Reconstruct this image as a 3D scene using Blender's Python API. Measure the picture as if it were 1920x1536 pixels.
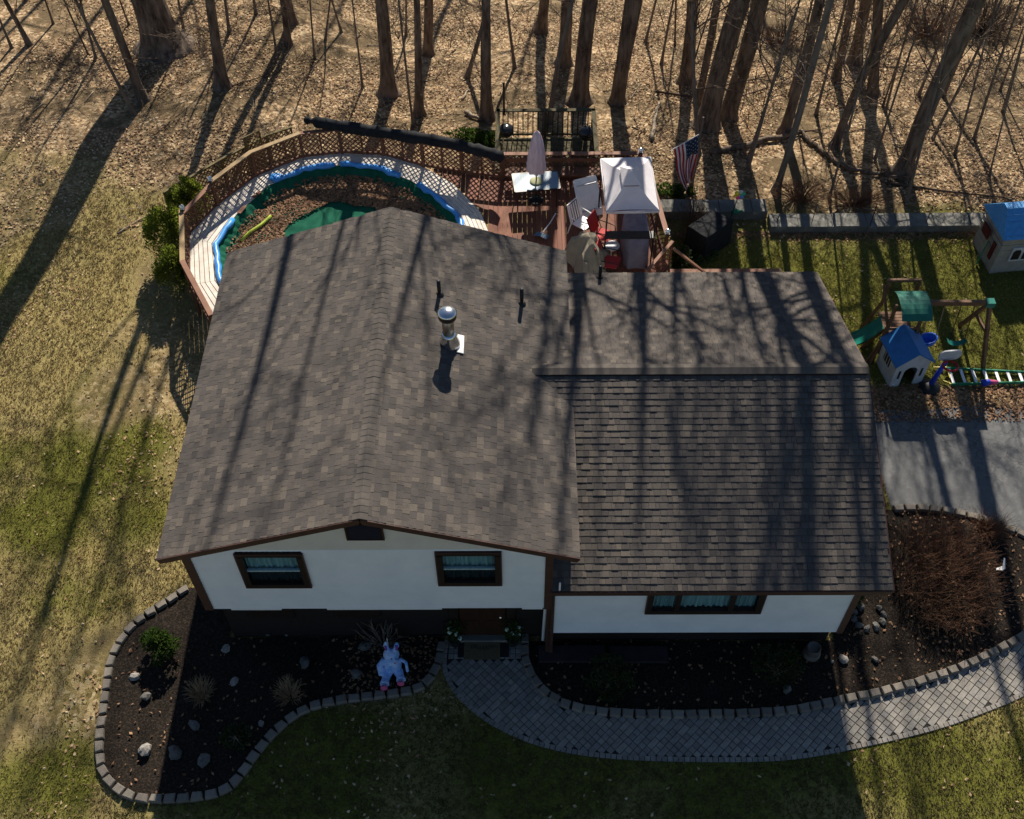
import bpy, bmesh, math, random
from mathutils import Vector, Matrix
R = math.radians
random.seed(7)
sc = bpy.context.scene
for o in list(bpy.data.objects): bpy.data.objects.remove(o)
col = sc.collection

# ------------------------------------------------------------------ camera
CX, CY, CZ = 6.938, -10.802, 22.887
PITCH, YAW, ROLL, FPX = R(51.786), R(-0.44), R(-0.573), 2052.0
CAMP = Vector((CX, CY, CZ))
FWD = Vector((math.sin(YAW)*math.cos(PITCH), math.cos(YAW)*math.cos(PITCH), -math.sin(PITCH)))
_r = Vector((math.cos(YAW), -math.sin(YAW), 0)); _u = _r.cross(FWD)
RGT = _r*math.cos(ROLL)+_u*math.sin(ROLL); UPV = -_r*math.sin(ROLL)+_u*math.cos(ROLL)
cd = bpy.data.cameras.new('camera'); cam = bpy.data.objects.new('camera', cd); col.objects.link(cam)
cd.sensor_fit = 'HORIZONTAL'; cd.sensor_width = 36; cd.lens = FPX/1920*36; cd.clip_end = 400; cd.clip_start = .5
m3 = Matrix((RGT, UPV, -FWD)).transposed()
cam.matrix_world = Matrix.Translation(CAMP) @ m3.to_4x4()
sc.camera = cam

# ------------------------------------------------------------------ light
SUN_EL, SUN_AZ = R(37), R(5.5)
w = bpy.data.worlds.new('World'); sc.world = w; w.use_nodes = True
nt = w.node_tree; bg = nt.nodes['Background']
sk = nt.nodes.new('ShaderNodeTexSky'); sk.sky_type = 'NISHITA'; sk.sun_disc = False
sk.ozone_density = 3.5; sk.dust_density = .3; sk.sun_elevation = SUN_EL; sk.sun_rotation = SUN_AZ
nt.links.new(sk.outputs[0], bg.inputs[0]); bg.inputs[1].default_value = 0.05
sd = bpy.data.lights.new('sun', 'SUN'); sd.energy = 5.0; sd.angle = R(0.53); sd.color = (1, .91, .78)
so = bpy.data.objects.new('sun', sd); col.objects.link(so)
tosun = Vector((math.sin(SUN_AZ)*math.cos(SUN_EL), math.cos(SUN_AZ)*math.cos(SUN_EL), math.sin(SUN_EL)))
so.rotation_euler = tosun.to_track_quat('Z', 'Y').to_euler(); so.location = (0, 30, 40)
vs = sc.view_settings; vs.view_transform = 'Standard'; vs.look = 'None'; vs.gamma = 1; vs.exposure = 0.75
sc.render.engine = 'CYCLES'

# ------------------------------------------------------------------ survey helpers (photo point -> place in the world)
def ray(px, py): return FWD + RGT*((px-960)/FPX) - UPV*((py-768)/FPX)
def at(px, py, z=0.0):
    d = ray(px, py); return CAMP + d*((z-CZ)/d.z)
def aty(px, py, Y):
    d = ray(px, py); return CAMP + d*((Y-CY)/d.y)
def hz(x, y):
    t = y-15.3
    z = 0 if t <= 0 else -.22*(t-1.5*(1-math.exp(-t/1.5)))
    f = max(0, min(1, (x+4)/8)); z *= .38+.62*f*f*(3-2*f)
    if t > 1: z += .05*min(1, (t-1)/3)*(math.sin(x*.9+y*.5)+math.sin(x*.37-y*.8))
    return z
def gnd(px, py):
    z = 0
    for i in range(25):
        p = at(px, py, z); z = .5*z+.5*hz(p.x, p.y)
    p.z = hz(p.x, p.y); return p

# ------------------------------------------------------------------ object helpers
class MB:
    def __init__(s): s.v = []; s.f = []; s.m = []; s.cm = 0
    def add(s, vs, fs):
        b = len(s.v); s.v += [tuple(v) for v in vs]; s.f += [tuple(i+b for i in f) for f in fs]; s.m += [s.cm]*len(fs); return s
    def box(s, c, sz, rz=0, mat=None):
        x, y, z = sz[0]/2, sz[1]/2, sz[2]/2
        vs = [Vector(a) for a in ((-x,-y,-z),(x,-y,-z),(x,y,-z),(-x,y,-z),(-x,-y,z),(x,-y,z),(x,y,z),(-x,y,z))]
        M = (mat or Matrix.Rotation(rz, 4, 'Z')); M = Matrix.Translation(c) @ M
        return s.add([M @ v for v in vs], [(0,3,2,1),(4,5,6,7),(0,1,5,4),(1,2,6,5),(2,3,7,6),(3,0,4,7)])
    def hexa(s, b4, t4):
        return s.add(list(b4)+list(t4), [(3,2,1,0),(4,5,6,7),(0,1,5,4),(1,2,6,5),(2,3,7,6),(3,0,4,7)])
    def beam(s, p0, p1, wd, h, up=(0,0,1)):
        p0, p1 = Vector(p0), Vector(p1); d = (p1-p0).normalized(); up = Vector(up)
        if abs(d.dot(up)) > .98: up = Vector((0,1,0))
        a = d.cross(up).normalized(); b = a.cross(d)
        a *= wd/2; b *= h/2
        return s.hexa([p0-a-b, p0+a-b, p1+a-b, p1-a-b], [p0-a+b, p0+a+b, p1+a+b, p1-a+b])
    def tube(s, pts, rad, n=8, caps=True):
        pts = [Vector(p) for p in pts]
        if not isinstance(rad, (list, tuple)): rad = [rad]*len(pts)
        vs = []; ref = None
        for i, p in enumerate(pts):
            d = (pts[min(i+1, len(pts)-1)]-pts[max(i-1, 0)])
            d = d.normalized() if d.length > 1e-9 else Vector((0,0,1))
            if ref is None: ref = Vector((1,0,0)) if abs(d.x) < .8 else Vector((0,1,0))
            a = d.cross(ref)
            if a.length < 1e-6: a = d.orthogonal()
            a.normalize(); b = d.cross(a); ref = b.cross(d) if False else ref
            for k in range(n):
                t = 2*math.pi*k/n; vs.append(p+(a*math.cos(t)+b*math.sin(t))*rad[i])
        fs = []
        for i in range(len(pts)-1):
            for k in range(n):
                k2 = (k+1) % n; fs.append((i*n+k, i*n+k2, (i+1)*n+k2, (i+1)*n+k))
        if caps and n > 2: fs.append(tuple(reversed(range(n)))); fs.append(tuple((len(pts)-1)*n+k for k in range(n)))
        return s.add(vs, fs)
    def lathe(s, c, prof, n=20):
        c = Vector(c); vs = []; fs = []
        for r, z in prof:
            for k in range(n):
                t = 2*math.pi*k/n; vs.append(c+Vector((r*math.cos(t), r*math.sin(t), z)))
        for i in range(len(prof)-1):
            for k in range(n):
                k2 = (k+1) % n; fs.append((i*n+k, i*n+k2, (i+1)*n+k2, (i+1)*n+k))
        fs.append(tuple(reversed(range(n)))); fs.append(tuple((len(prof)-1)*n+k for k in range(n)))
        return s.add(vs, fs)
    def ell(s, c, r, n=10, mnoise=0, rnd=None, M=None):
        c = Vector(c); vs = []; fs = []; h = n//2+1
        for i in range(h+1):
            ph = -math.pi/2+math.pi*i/h
            for k in range(n):
                t = 2*math.pi*k/n
                q = 1+(rnd.uniform(-mnoise, mnoise) if rnd and 0 < i < h else 0)
                v = Vector((r[0]*math.cos(ph)*math.cos(t)*q, r[1]*math.cos(ph)*math.sin(t)*q, r[2]*math.sin(ph)*q))
                vs.append(c+((M @ v) if M else v))
        for i in range(h):
            for k in range(n):
                k2 = (k+1) % n; fs.append((i*n+k, i*n+k2, (i+1)*n+k2, (i+1)*n+k))
        return s.add(vs, fs)
    def prism(s, poly, z0, z1):
        n = len(poly)
        vs = [(p[0], p[1], z0) for p in poly]+[(p[0], p[1], z1) for p in poly]
        return s.add(vs, [tuple(reversed(range(n))), tuple(range(n, 2*n))]+[(i, (i+1) % n, n+(i+1) % n, n+i) for i in range(n)])
    def quad(s, a, b, c, d): return s.add([a, b, c, d], [(0,1,2,3)])
    def mesh(s, name, mats, smooth=False):
        me = bpy.data.meshes.new(name); me.from_pydata(s.v, [], s.f)
        for m in (mats if isinstance(mats, (list, tuple)) else [mats]): me.materials.append(m)
        if any(s.m): me.polygons.foreach_set('material_index', s.m)
        if smooth: me.polygons.foreach_set('use_smooth', [True]*len(s.f))
        me.update(); return me
    def build(s, name, mats, parent=None, smooth=False):
        return link(name, s.mesh(name, mats, smooth), parent)
def link(name, me, parent=None, M=None):
    o = bpy.data.objects.new(name, me); col.objects.link(o)
    if parent is not None:
        o.parent = parent; o.matrix_parent_inverse = parent_inv(parent)
    if M is not None: o.matrix_basis = M
    return o
def parent_inv(p):
    loc = Vector((0,0,0)); q = p
    if q.type == 'EMPTY': return Matrix.Translation(-q.location)
    return Matrix()
def tag(o, label, cat, group=None, kind=None):
    o['label'] = label; o['category'] = cat
    if group: o['group'] = group
    if kind: o['kind'] = kind
    return o
def thing(name, label, cat, loc=(0,0,0), group=None):
    o = bpy.data.objects.new(name, None); col.objects.link(o); o.location = loc; o.empty_display_size = .2
    return tag(o, label, cat, group)
def struct(o): o['kind'] = 'structure'; return o
def stuff(o): o['kind'] = 'stuff'; return o
def inpoly(x, y, P):
    c = False; j = len(P)-1
    for i in range(len(P)):
        xi, yi = P[i][0], P[i][1]; xj, yj = P[j][0], P[j][1]
        if (yi > y) != (yj > y) and x < (xj-xi)*(y-yi)/(yj-yi)+xi: c = not c
        j = i
    return c
def smooth_line(pts, step):
    """resample a polyline (Catmull-Rom) at even steps"""
    P = [Vector((p[0], p[1], 0)) for p in pts]; out = []
    for i in range(len(P)-1):
        a = P[max(i-1, 0)]; b = P[i]; c = P[i+1]; d = P[min(i+2, len(P)-1)]
        for k in range(16):
            t = k/16; out.append(.5*((2*b)+(c-a)*t+(2*a-5*b+4*c-d)*t*t+(3*b-a-3*c+d)*t**3))
    out.append(P[-1]); res = [out[0]]; acc = 0
    for i in range(len(out)-1):
        seg = (out[i+1]-out[i]).length; pos = 0
        while acc+seg-pos >= step:
            pos += step-acc; acc = 0; res.append(out[i].lerp(out[i+1], pos/seg))
        acc += seg-pos
    return res

# ------------------------------------------------------------------ materials
def mat(name, c1, c2=None, scale=4, rough=.8, bump=0, bscale=None, isl=None, metal=0, spec=.3, detail=5, stretch=None, c3=None):
    """noise between c1 and c2; isl adds a per-piece colour ramp (list of colours)"""
    m = bpy.data.materials.new(name); m.use_nodes = True; n = m.node_tree.nodes; L = m.node_tree.links
    b = n['Principled BSDF']; b.inputs['Roughness'].default_value = rough; b.inputs['Metallic'].default_value = metal
    b.inputs['Specular IOR Level'].default_value = spec
    tc = n.new('ShaderNodeTexCoord'); vec = tc.outputs['Object']
    if stretch:
        mp = n.new('ShaderNodeMapping'); mp.inputs['Scale'].default_value = stretch; L.new(vec, mp.inputs[0]); vec = mp.outputs[0]
    nz = n.new('ShaderNodeTexNoise'); nz.inputs['Scale'].default_value = scale; nz.inputs['Detail'].default_value = detail
    nz.inputs['Roughness'].default_value = .65; L.new(vec, nz.inputs['Vector'])
    rp = n.new('ShaderNodeValToRGB'); L.new(nz.outputs[0], rp.inputs[0])
    rp.color_ramp.elements[0].position = .35; rp.color_ramp.elements[1].position = .65
    rp.color_ramp.elements[0].color = (*c1, 1); rp.color_ramp.elements[1].color = (*(c2 or c1), 1)
    if c3:
        e = rp.color_ramp.elements.new(.5); e.color = (*c3, 1)
    out = rp.outputs[0]
    if isl:
        g = n.new('ShaderNodeNewGeometry'); oi = n.new('ShaderNodeObjectInfo')
        ad = n.new('ShaderNodeMath'); ad.operation = 'ADD'; L.new(g.outputs['Random Per Island'], ad.inputs[0]); L.new(oi.outputs['Random'], ad.inputs[1])
        fr = n.new('ShaderNodeMath'); fr.operation = 'FRACT'; L.new(ad.outputs[0], fr.inputs[0])
        r2 = n.new('ShaderNodeValToRGB'); r2.color_ramp.interpolation = 'LINEAR'; L.new(fr.outputs[0], r2.inputs[0])
        els = r2.color_ramp.elements
        els[0].color = (*isl[0], 1); els[1].color = (*isl[-1], 1)
        for i, c in enumerate(isl[1:-1]):
            e = els.new((i+1)/(len(isl)-1)); e.color = (*c, 1)
        mx = n.new('ShaderNodeMix'); mx.data_type = 'RGBA'; mx.blend_type = 'MULTIPLY'; mx.inputs[0].default_value = 1
        L.new(r2.outputs[0], mx.inputs[6]); L.new(out, mx.inputs[7]); out = mx.outputs[2]
    L.new(out, b.inputs['Base Color'])
    if bump:
        n2 = n.new('ShaderNodeTexNoise'); n2.inputs['Scale'].default_value = bscale or scale*3; n2.inputs['Detail'].default_value = 4
        L.new(vec, n2.inputs['Vector'])
        bp = n.new('ShaderNodeBump'); bp.inputs['Strength'].default_value = bump; bp.inputs['Distance'].default_value = .02
        L.new(n2.outputs[0], bp.inputs['Height']); L.new(bp.outputs[0], b.inputs['Normal'])
    return m
W1 = (1,1,1)
M_shingle = mat('shingle', (.82,.82,.84), (1.16,1.15,1.13), 38, .9, .3, 120, isl=[(.060,.055,.052),(.082,.073,.067),(.096,.084,.074),(.130,.111,.092),(.088,.078,.071),(.070,.063,.060),(.102,.090,.079),(.076,.068,.064)], spec=.15)
M_ridge = mat('ridge_shingle', (.85,.85,.85), (1.1,1.08,1.05), 6, .9, .2, 90, isl=[(.078,.070,.064),(.092,.082,.074),(.108,.096,.086),(.084,.075,.069)], spec=.15)
M_siding = mat("white_siding", (.66,.695,.74), (.74,.77,.81), 1.5, .55, .04, 60)
M_gable = mat('gable_panel', (.55,.53,.50), (.61,.59,.56), 2, .7, .1, 50)
M_brown = mat('brown_trim', (.055,.028,.022), (.075,.037,.029), 5, .5, .05)
M_dark = mat('dark_frame', (.022,.015,.013), (.03,.02,.017), 5, .4)
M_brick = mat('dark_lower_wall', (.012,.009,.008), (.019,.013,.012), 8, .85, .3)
M_under = mat('roof_underlay', (.06,.05,.045), None, 3, .9)
M_glass = mat('window_glass', (.02,.05,.06), (.03,.07,.08), 3, .05, spec=.6)
M_curtain = mat('curtain', (.20,.30,.34), (.33,.46,.50), 30, .8, stretch=(1,1,.05))
M_pane = bpy.data.materials.new('clear_pane'); M_pane.use_nodes = True
_n = M_pane.node_tree.nodes; _l = M_pane.node_tree.links; _n.remove(_n['Principled BSDF'])
_t = _n.new('ShaderNodeBsdfTransparent'); _t.inputs[0].default_value = (.75,.9,.92,1); _g = _n.new('ShaderNodeBsdfGlossy'); _g.inputs[1].default_value = .03
_x = _n.new('ShaderNodeMixShader'); _x.inputs[0].default_value = .12; _l.new(_t.outputs[0], _x.inputs[1]); _l.new(_g.outputs[0], _x.inputs[2]); _l.new(_x.outputs[0], _n['Material Output'].inputs[0])
M_darkpane = bpy.data.materials.new('dark_lower_pane'); M_darkpane.use_nodes = True  # semi-dark sheet laid over the lower half of a window pane
_n = M_darkpane.node_tree.nodes; _l = M_darkpane.node_tree.links; _n.remove(_n['Principled BSDF']); _t = _n.new('ShaderNodeBsdfTransparent'); _t.inputs[0].default_value = (.45,.45,.47,1); _d = _n.new('ShaderNodeBsdfDiffuse'); _d.inputs[0].default_value = (.012,.012,.013,1)
_x = _n.new('ShaderNodeMixShader'); _x.inputs[0].default_value = .35; _l.new(_t.outputs[0], _x.inputs[1]); _l.new(_d.outputs[0], _x.inputs[2]); _l.new(_x.outputs[0], _n['Material Output'].inputs[0])
M_steel = mat('galvanised_steel', (.62,.64,.66), (.72,.73,.75), 6, .22, .03, metal=1)
M_rust = mat('stained_steel', (.30,.20,.12), (.42,.40,.38), 4, .38, metal=.9, stretch=(3,3,.6))
M_black = mat('black_plastic', (.012,.012,.013), (.02,.02,.021), 6, .5)
M_blackcloth = mat('black_cloth', (.010,.011,.013), (.022,.024,.028), 5, .8, .5, 12, spec=.12)
M_white = mat('white_plastic', (.75,.75,.74), (.82,.82,.81), 5, .4)
M_whitem = mat('white_metal', (.78,.78,.78), (.82,.82,.82), 5, .35)
M_door = mat('wood_door', (.030,.013,.007), (.045,.019,.010), 7, .5, .1, stretch=(1,1,.15))
M_bark = mat('bark', (.06,.044,.034), (.23,.178,.135), 6, .95, 1.0, 18, stretch=(1,1,.22), spec=.1)
M_bark2 = mat('grey_bark', (.11,.092,.076), (.20,.165,.135), 9, .95, .8, 16, stretch=(1,1,.25), spec=.1)
M_twig = mat('twig', (.075,.052,.038), (.13,.095,.07), 5, .95, spec=.1)
M_palewood = mat('dead_wood', (.22,.17,.12), (.34,.28,.21), 6, .9, .4, stretch=(1,1,1))
M_redtwig = mat('red_twig', (.10,.050,.032), (.21,.12,.075), 3, .95, spec=.1)
M_deck = mat('red_deck_board', (.135,.045,.026), (.215,.085,.052), 3, .75, .15, 30, isl=[(.72,.72,.72),(1,1,1),(.85,.82,.8),(1.15,1.1,1.05)], stretch=(1,.12,1))
M_pdeck = mat('weathered_deck_board', (.56,.51,.45), (.72,.67,.60), 4, .8, .15, 30, isl=[(.9,.9,.9),(1.03,1.03,1.03),(.96,.95,.94)])
M_fence = mat('brown_fence', (.10,.042,.024), (.155,.072,.042), 5, .75, .1, isl=[(.8,.8,.8),(1.1,1.05,1),(.95,.95,.95)])
M_fence2 = mat('mossy_fence', (.10,.075,.032), (.16,.13,.06), 4, .85, .2)
M_plat = mat('mossy_board', (.065,.055,.028), (.115,.098,.055), 5, .9, .2, isl=[(.8,.8,.8),(1.1,1.1,1.05)])
M_rail = mat('rail_cap', (.17,.075,.045), (.24,.12,.075), 3, .7, .1)
M_railw = mat('worn_rail_cap', (.26,.17,.08), (.34,.24,.12), 3, .7, .1)
M_blue = mat('blue_vinyl', (.04,.24,.66), (.08,.34,.78), 4, .35, .1)
M_pgreen = mat('pool_cover', (.006,.075,.045), (.012,.105,.064), 2.5, .85, .35, 5, spec=.08)
M_leaf = mat('dry_leaf', (.8,.8,.8), (1.15,1.15,1.15), 2, .8, isl=[(.22,.128,.068),(.40,.262,.145),(.60,.43,.255),(.30,.172,.092),(.52,.37,.21),(.74,.59,.38),(.38,.236,.125),(.17,.10,.058)], spec=.25)
M_bleaf = mat('brown_leaf', (.8,.8,.8), (1.1,1.1,1.1), 2, .8, isl=[(.14,.07,.036),(.26,.145,.078),(.40,.24,.135),(.20,.105,.058),(.33,.20,.115)])
M_stone = mat('edging_stone', (.75,.75,.75), (1.1,1.08,1.05), 6, .9, .35, 25, isl=[(.15,.135,.115),(.21,.19,.16),(.17,.15,.13),(.25,.225,.19)])
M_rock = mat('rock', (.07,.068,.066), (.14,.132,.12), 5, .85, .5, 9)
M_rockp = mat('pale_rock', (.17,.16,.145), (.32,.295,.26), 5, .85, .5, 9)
M_paver = mat('paver', (.8,.8,.8), (1.08,1.08,1.06), 9, .88, .25, 40, isl=[(.175,.165,.155),(.25,.235,.21),(.21,.19,.17),(.29,.27,.235),(.22,.21,.205)])
M_conc = mat('grey_concrete', (.11,.11,.098), (.22,.212,.185), 2.6, .9, .4, 20, c3=(.13,.128,.115), detail=8)
M_ever = mat('evergreen', (.6,.6,.6), (1.2,1.2,1.0), 3, .7, isl=[(.07,.10,.016),(.16,.21,.03),(.29,.32,.05),(.10,.15,.024)])
M_evershade = mat('shaded_evergreen', (.6,.6,.6), (1.2,1.2,1.0), 3, .7, isl=[(.012,.022,.006),(.025,.042,.010),(.04,.06,.014),(.018,.03,.008)])  # darker copy of the evergreen, with the beds' shade put into its colour
M_gcover = mat('green_leaf', (.7,.7,.7), (1.1,1.1,1.0), 3, .7, isl=[(.030,.06,.012),(.06,.11,.02),(.09,.14,.03)])
M_grassb = mat('grass_blade', (.75,.75,.75), (1.2,1.15,1.05), .6, .85, isl=[(.24,.22,.06),(.16,.17,.03),(.30,.265,.085),(.20,.20,.04),(.33,.29,.11),(.15,.16,.028)])
M_strawb = mat('straw_blade', (.75,.75,.75), (1.2,1.15,1.05), .6, .85, isl=[(.30,.235,.105),(.24,.18,.085),(.39,.315,.165),(.33,.265,.135),(.20,.165,.06)])
M_dullshade = mat('dull_shaded_blade', (.75,.75,.75), (1.2,1.15,1.05), .6, .85, isl=[(.14,.125,.045),(.09,.092,.022),(.19,.165,.07),(.11,.108,.028),(.23,.20,.095)])  # front lawn blades: dull green, darkened further to deepen the house shade
M_straw = mat('dry_grass', (.22,.15,.09), (.34,.25,.15), 4, .9)
def translucent(m, f=.35):
    n_ = m.node_tree.nodes; l_ = m.node_tree.links; b_ = n_['Principled BSDF']; t_ = n_.new('ShaderNodeBsdfTranslucent'); x_ = n_.new('ShaderNodeMixShader'); x_.inputs[0].default_value = f
    if b_.inputs['Base Color'].links: l_.new(b_.inputs['Base Color'].links[0].from_socket, t_.inputs[0])
    else: t_.inputs[0].default_value = b_.inputs['Base Color'].default_value
    l_.new(b_.outputs[0], x_.inputs[1]); l_.new(t_.outputs[0], x_.inputs[2]); l_.new(x_.outputs[0], n_['Material Output'].inputs[0])
for m_ in (M_ever, M_gcover, M_grassb, M_strawb, M_dullshade): translucent(m_, .5)
for m_ in (M_leaf, M_bleaf): translucent(m_, .2)
def plain(name, c, rough=.5, k=.12, **kw): return mat(name, tuple(a*(1-k) for a in c), tuple(a*(1+k) for a in c), kw.pop('scale', 4), rough, **kw)
M_tealc = plain('green_canvas', (.012,.13,.095), .7, bump=.1)
M_tslide = plain('teal_plastic', (.01,.16,.12), .35)
M_cedar = mat('cedar', (.12,.06,.03), (.19,.10,.055), 4, .7, .1)
M_proof = plain('blue_roof_plastic', (.025,.16,.42), .45)
M_proof2 = plain('bright_blue_plastic', (.06,.26,.56), .45, bump=.2, scale=9)
M_pwall = plain('pale_grey_plastic', (.50,.51,.53), .5)
M_ptan = plain('tan_plastic', (.30,.275,.235), .55)
M_pred = plain('dark_red_plastic', (.10,.012,.014), .5)
M_red = plain('red_mesh_fabric', (.42,.03,.03), .7)
M_rred = plain('red_plastic', (.40,.02,.02), .4)
M_bblue = plain('blue_plastic', (.02,.06,.50), .4)
M_sblue = plain('swing_blue', (.02,.14,.62), .4)
M_yellow = plain('yellow_plastic', (.55,.45,.05), .5)
M_lime = plain('lime_foam', (.42,.52,.06), .7)
M_gladder = plain('green_fibreglass', (.02,.20,.10), .5)
M_canopy = mat('canopy_fabric', (.70,.67,.70), (.77,.74,.77), 3, .85, .1, 40)
translucent(M_canopy, .2)
M_pink = mat('pink_fabric', (.55,.42,.46), (.66,.53,.57), 14, .9, .2, stretch=(1,1,.2))
M_tarp = mat('tan_cover', (.19,.165,.12), (.27,.235,.175), 3, .85, .25, 8)
M_grey = mat('grey_purple_cover', (.13,.12,.16), (.19,.175,.22), 4, .8, .3, 10)
M_tglass = mat('table_glass', (.13,.21,.29), (.20,.29,.37), 30, .45, spec=.25)
M_sand = mat('planter_base', (.28,.30,.17), (.38,.38,.24), 8, .8)
M_flagr = plain('flag_red', (.42,.02,.04), .8); M_flagw = plain('flag_white', (.72,.70,.70), .8); M_flagb = plain('flag_blue', (.015,.035,.075), .8)
M_mat = mat('coir_mat', (.10,.075,.04), (.14,.105,.06), 20, .95, .3)
M_mulch = mat('mulch', (.010,.008,.006), (.048,.036,.027), 22, .95, 1.0, 40, c3=(.018,.014,.011), spec=.1)
M_blu = mat('pale_blue_plush', (.14,.34,.74), (.50,.64,.86), 7, .9, .5, 20)
M_bpink = plain('pink_plush', (.55,.10,.22), .9)
M_purple = plain('purple_plush', (.20,.06,.30), .9)
M_tan_pot = mat('glazed_pot', (.10,.085,.075), (.16,.14,.12), 4, .5)

# ================================================================== GROUND
def sstep(a, b, x):
    t = max(0, min(1, (x-a)/(b-a))); return t*t*(3-2*t)
def vnoise(x, y, s=0):
    return (math.sin(x*1.3+s)+math.sin(y*1.7+s*2)+math.sin((x+y)*.71+s*3)+math.sin((x-y)*.93-s))/4
def wood_edge(x):
    if x < -2.5: return 15.6+(-2.5-x)*.30
    if x > 11: return 14.3
    return 15.2
def leafy(x, y):
    v = sstep(-1.6, 1.2, y-wood_edge(x)+.9*vnoise(x*1.1, y*1.1, 1))
    if x < -1: v = max(v, .75*sstep(.05, .5, vnoise(x*.7, y*.5, 4)+.4*vnoise(x*1.9, y*1.6, 6)))
    if 15.6 < x < 30 and 6.6 < y < 8.05: v = max(v, .9)
    return v
def greeny(x, y):
    if x > 11 and y > 6: return .80+.35*vnoise(x*1.5, y*1.5, 2)
    if y < -1 and x > -2: return .30+sstep(-2,1,x)*.3+.4*vnoise(x*1.2, y*1.2, 3)
    return max(0, .33+.5*vnoise(x*.8, y*.5, 5)+.3*vnoise(x*2.1, y*1.7, 8)-.38*sstep(6, 13, y))
def axis(a, b, st, far):
    o = [a]; s = st
    while o[0] > -far: s *= 1.35; o.insert(0, o[0]-s)
    while o[-1] < b: o.append(o[-1]+st)
    s = st
    while o[-1] < far: s *= 1.35; o.append(o[-1]+s)
    return o
xs = axis(-16, 32, .35, 170); ys = axis(-9, 46, .35, 170)
mb = MB()
mb.v = [(x, y, hz(x, y)-(.0 if y < 16 else 0)) for y in ys for x in xs]
nx = len(xs)
mb.f = [(j*nx+i, j*nx+i+1, (j+1)*nx+i+1, (j+1)*nx+i) for j in range(len(ys)-1) for i in range(nx-1)]
mb.m = [0]*len(mb.f)
M_ground = bpy.data.materials.new('lawn_and_litter'); M_ground.use_nodes = True
n = M_ground.node_tree.nodes; L = M_ground.node_tree.links; b = n['Principled BSDF']
b.inputs['Roughness'].default_value = .95; b.inputs['Specular IOR Level'].default_value = .1
tc = n.new('ShaderNodeTexCoord')
def nz(scale, det=6, ro=.65, dist=0):
    q = n.new('ShaderNodeTexNoise'); q.inputs['Scale'].default_value = scale; q.inputs['Detail'].default_value = det; q.inputs['Roughness'].default_value = ro; q.inputs['Distortion'].default_value = dist
    L.new(tc.outputs['Object'], q.inputs['Vector']); return q
def ramp(src, stops):
    q = n.new('ShaderNodeValToRGB'); L.new(src, q.inputs[0]); e = q.color_ramp.elements
    e[0].position, e[0].color = stops[0][0], (*stops[0][1], 1); e[1].position, e[1].color = stops[-1][0], (*stops[-1][1], 1)
    for p, c in stops[1:-1]: k = e.new(p); k.color = (*c, 1)
    return q.outputs[0]
def mixc(f, a, c, bt='MIX'):
    q = n.new('ShaderNodeMix'); q.data_type = 'RGBA'; q.blend_type = bt
    if isinstance(f, float): q.inputs[0].default_value = f
    else: L.new(f, q.inputs[0])
    L.new(a, q.inputs[6]); L.new(c, q.inputs[7]); return q.outputs[2]
def att(nm):
    q = n.new('ShaderNodeAttribute'); q.attribute_name = nm; return q.outputs['Fac']
def mth(op, a, c):
    q = n.new('ShaderNodeMath'); q.operation = op
    for i, v in enumerate((a, c)):
        if isinstance(v, (int, float)): q.inputs[i].default_value = v
        else: L.new(v, q.inputs[i])
    q.use_clamp = True; return q.outputs[0]
straw = ramp(nz(14, 8, .75).outputs[0], [(.3,(.16,.12,.045)),(.5,(.31,.25,.095)),(.7,(.47,.395,.20))])
green = ramp(nz(18, 8, .75).outputs[0], [(.3,(.055,.058,.010)),(.5,(.135,.138,.024)),(.7,(.25,.235,.06))])
gf = mth('ADD', mth('SUBTRACT', nz(1.1, 6, .7, .5).outputs[0], .5), att('green'))
lawn = mixc(ramp(gf, [(.3,(0,0,0)),(.62,(1,1,1))]), straw, green)
vo = n.new('ShaderNodeTexVoronoi'); vo.inputs['Scale'].default_value = 11; L.new(tc.outputs['Object'], vo.inputs['Vector'])
sx = n.new('ShaderNodeSeparateColor'); L.new(vo.outputs['Color'], sx.inputs[0])
lit = ramp(sx.outputs[0], [(0,(.13,.080,.044)),(.3,(.25,.163,.088)),(.55,(.37,.255,.145)),(.8,(.50,.365,.215)),(1,(.62,.49,.32))])
lit2 = mixc(ramp(nz(.55, 7, .72, .6).outputs[0], [(.43,(0,0,0)),(.56,(.95,.95,.95))]), lit, ramp(nz(20, 6).outputs[0], [(.3,(.05,.036,.020)),(.7,(.20,.145,.08))]))
lf = mth('ADD', mth('MULTIPLY', mth('SUBTRACT', nz(1.7, 7, .75).outputs[0], .42), 1.0), att('leaf'))
lf = mth('MULTIPLY', lf, att('leaf'))
L.new(mixc(lf, lawn, lit2), b.inputs['Base Color'])
bp = n.new('ShaderNodeBump'); bp.inputs['Strength'].default_value = .9; bp.inputs['Distance'].default_value = .05
L.new(nz(26, 6, .8).outputs[0], bp.inputs['Height']); L.new(bp.outputs[0], b.inputs['Normal'])
g = struct(mb.build('ground', M_ground, None, True))
for nm, fn in (('leaf', leafy), ('green', greeny)):
    a = g.data.attributes.new(nm, 'FLOAT', 'POINT'); a.data.foreach_set('value', [fn(v[0], v[1]) for v in mb.v])

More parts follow.
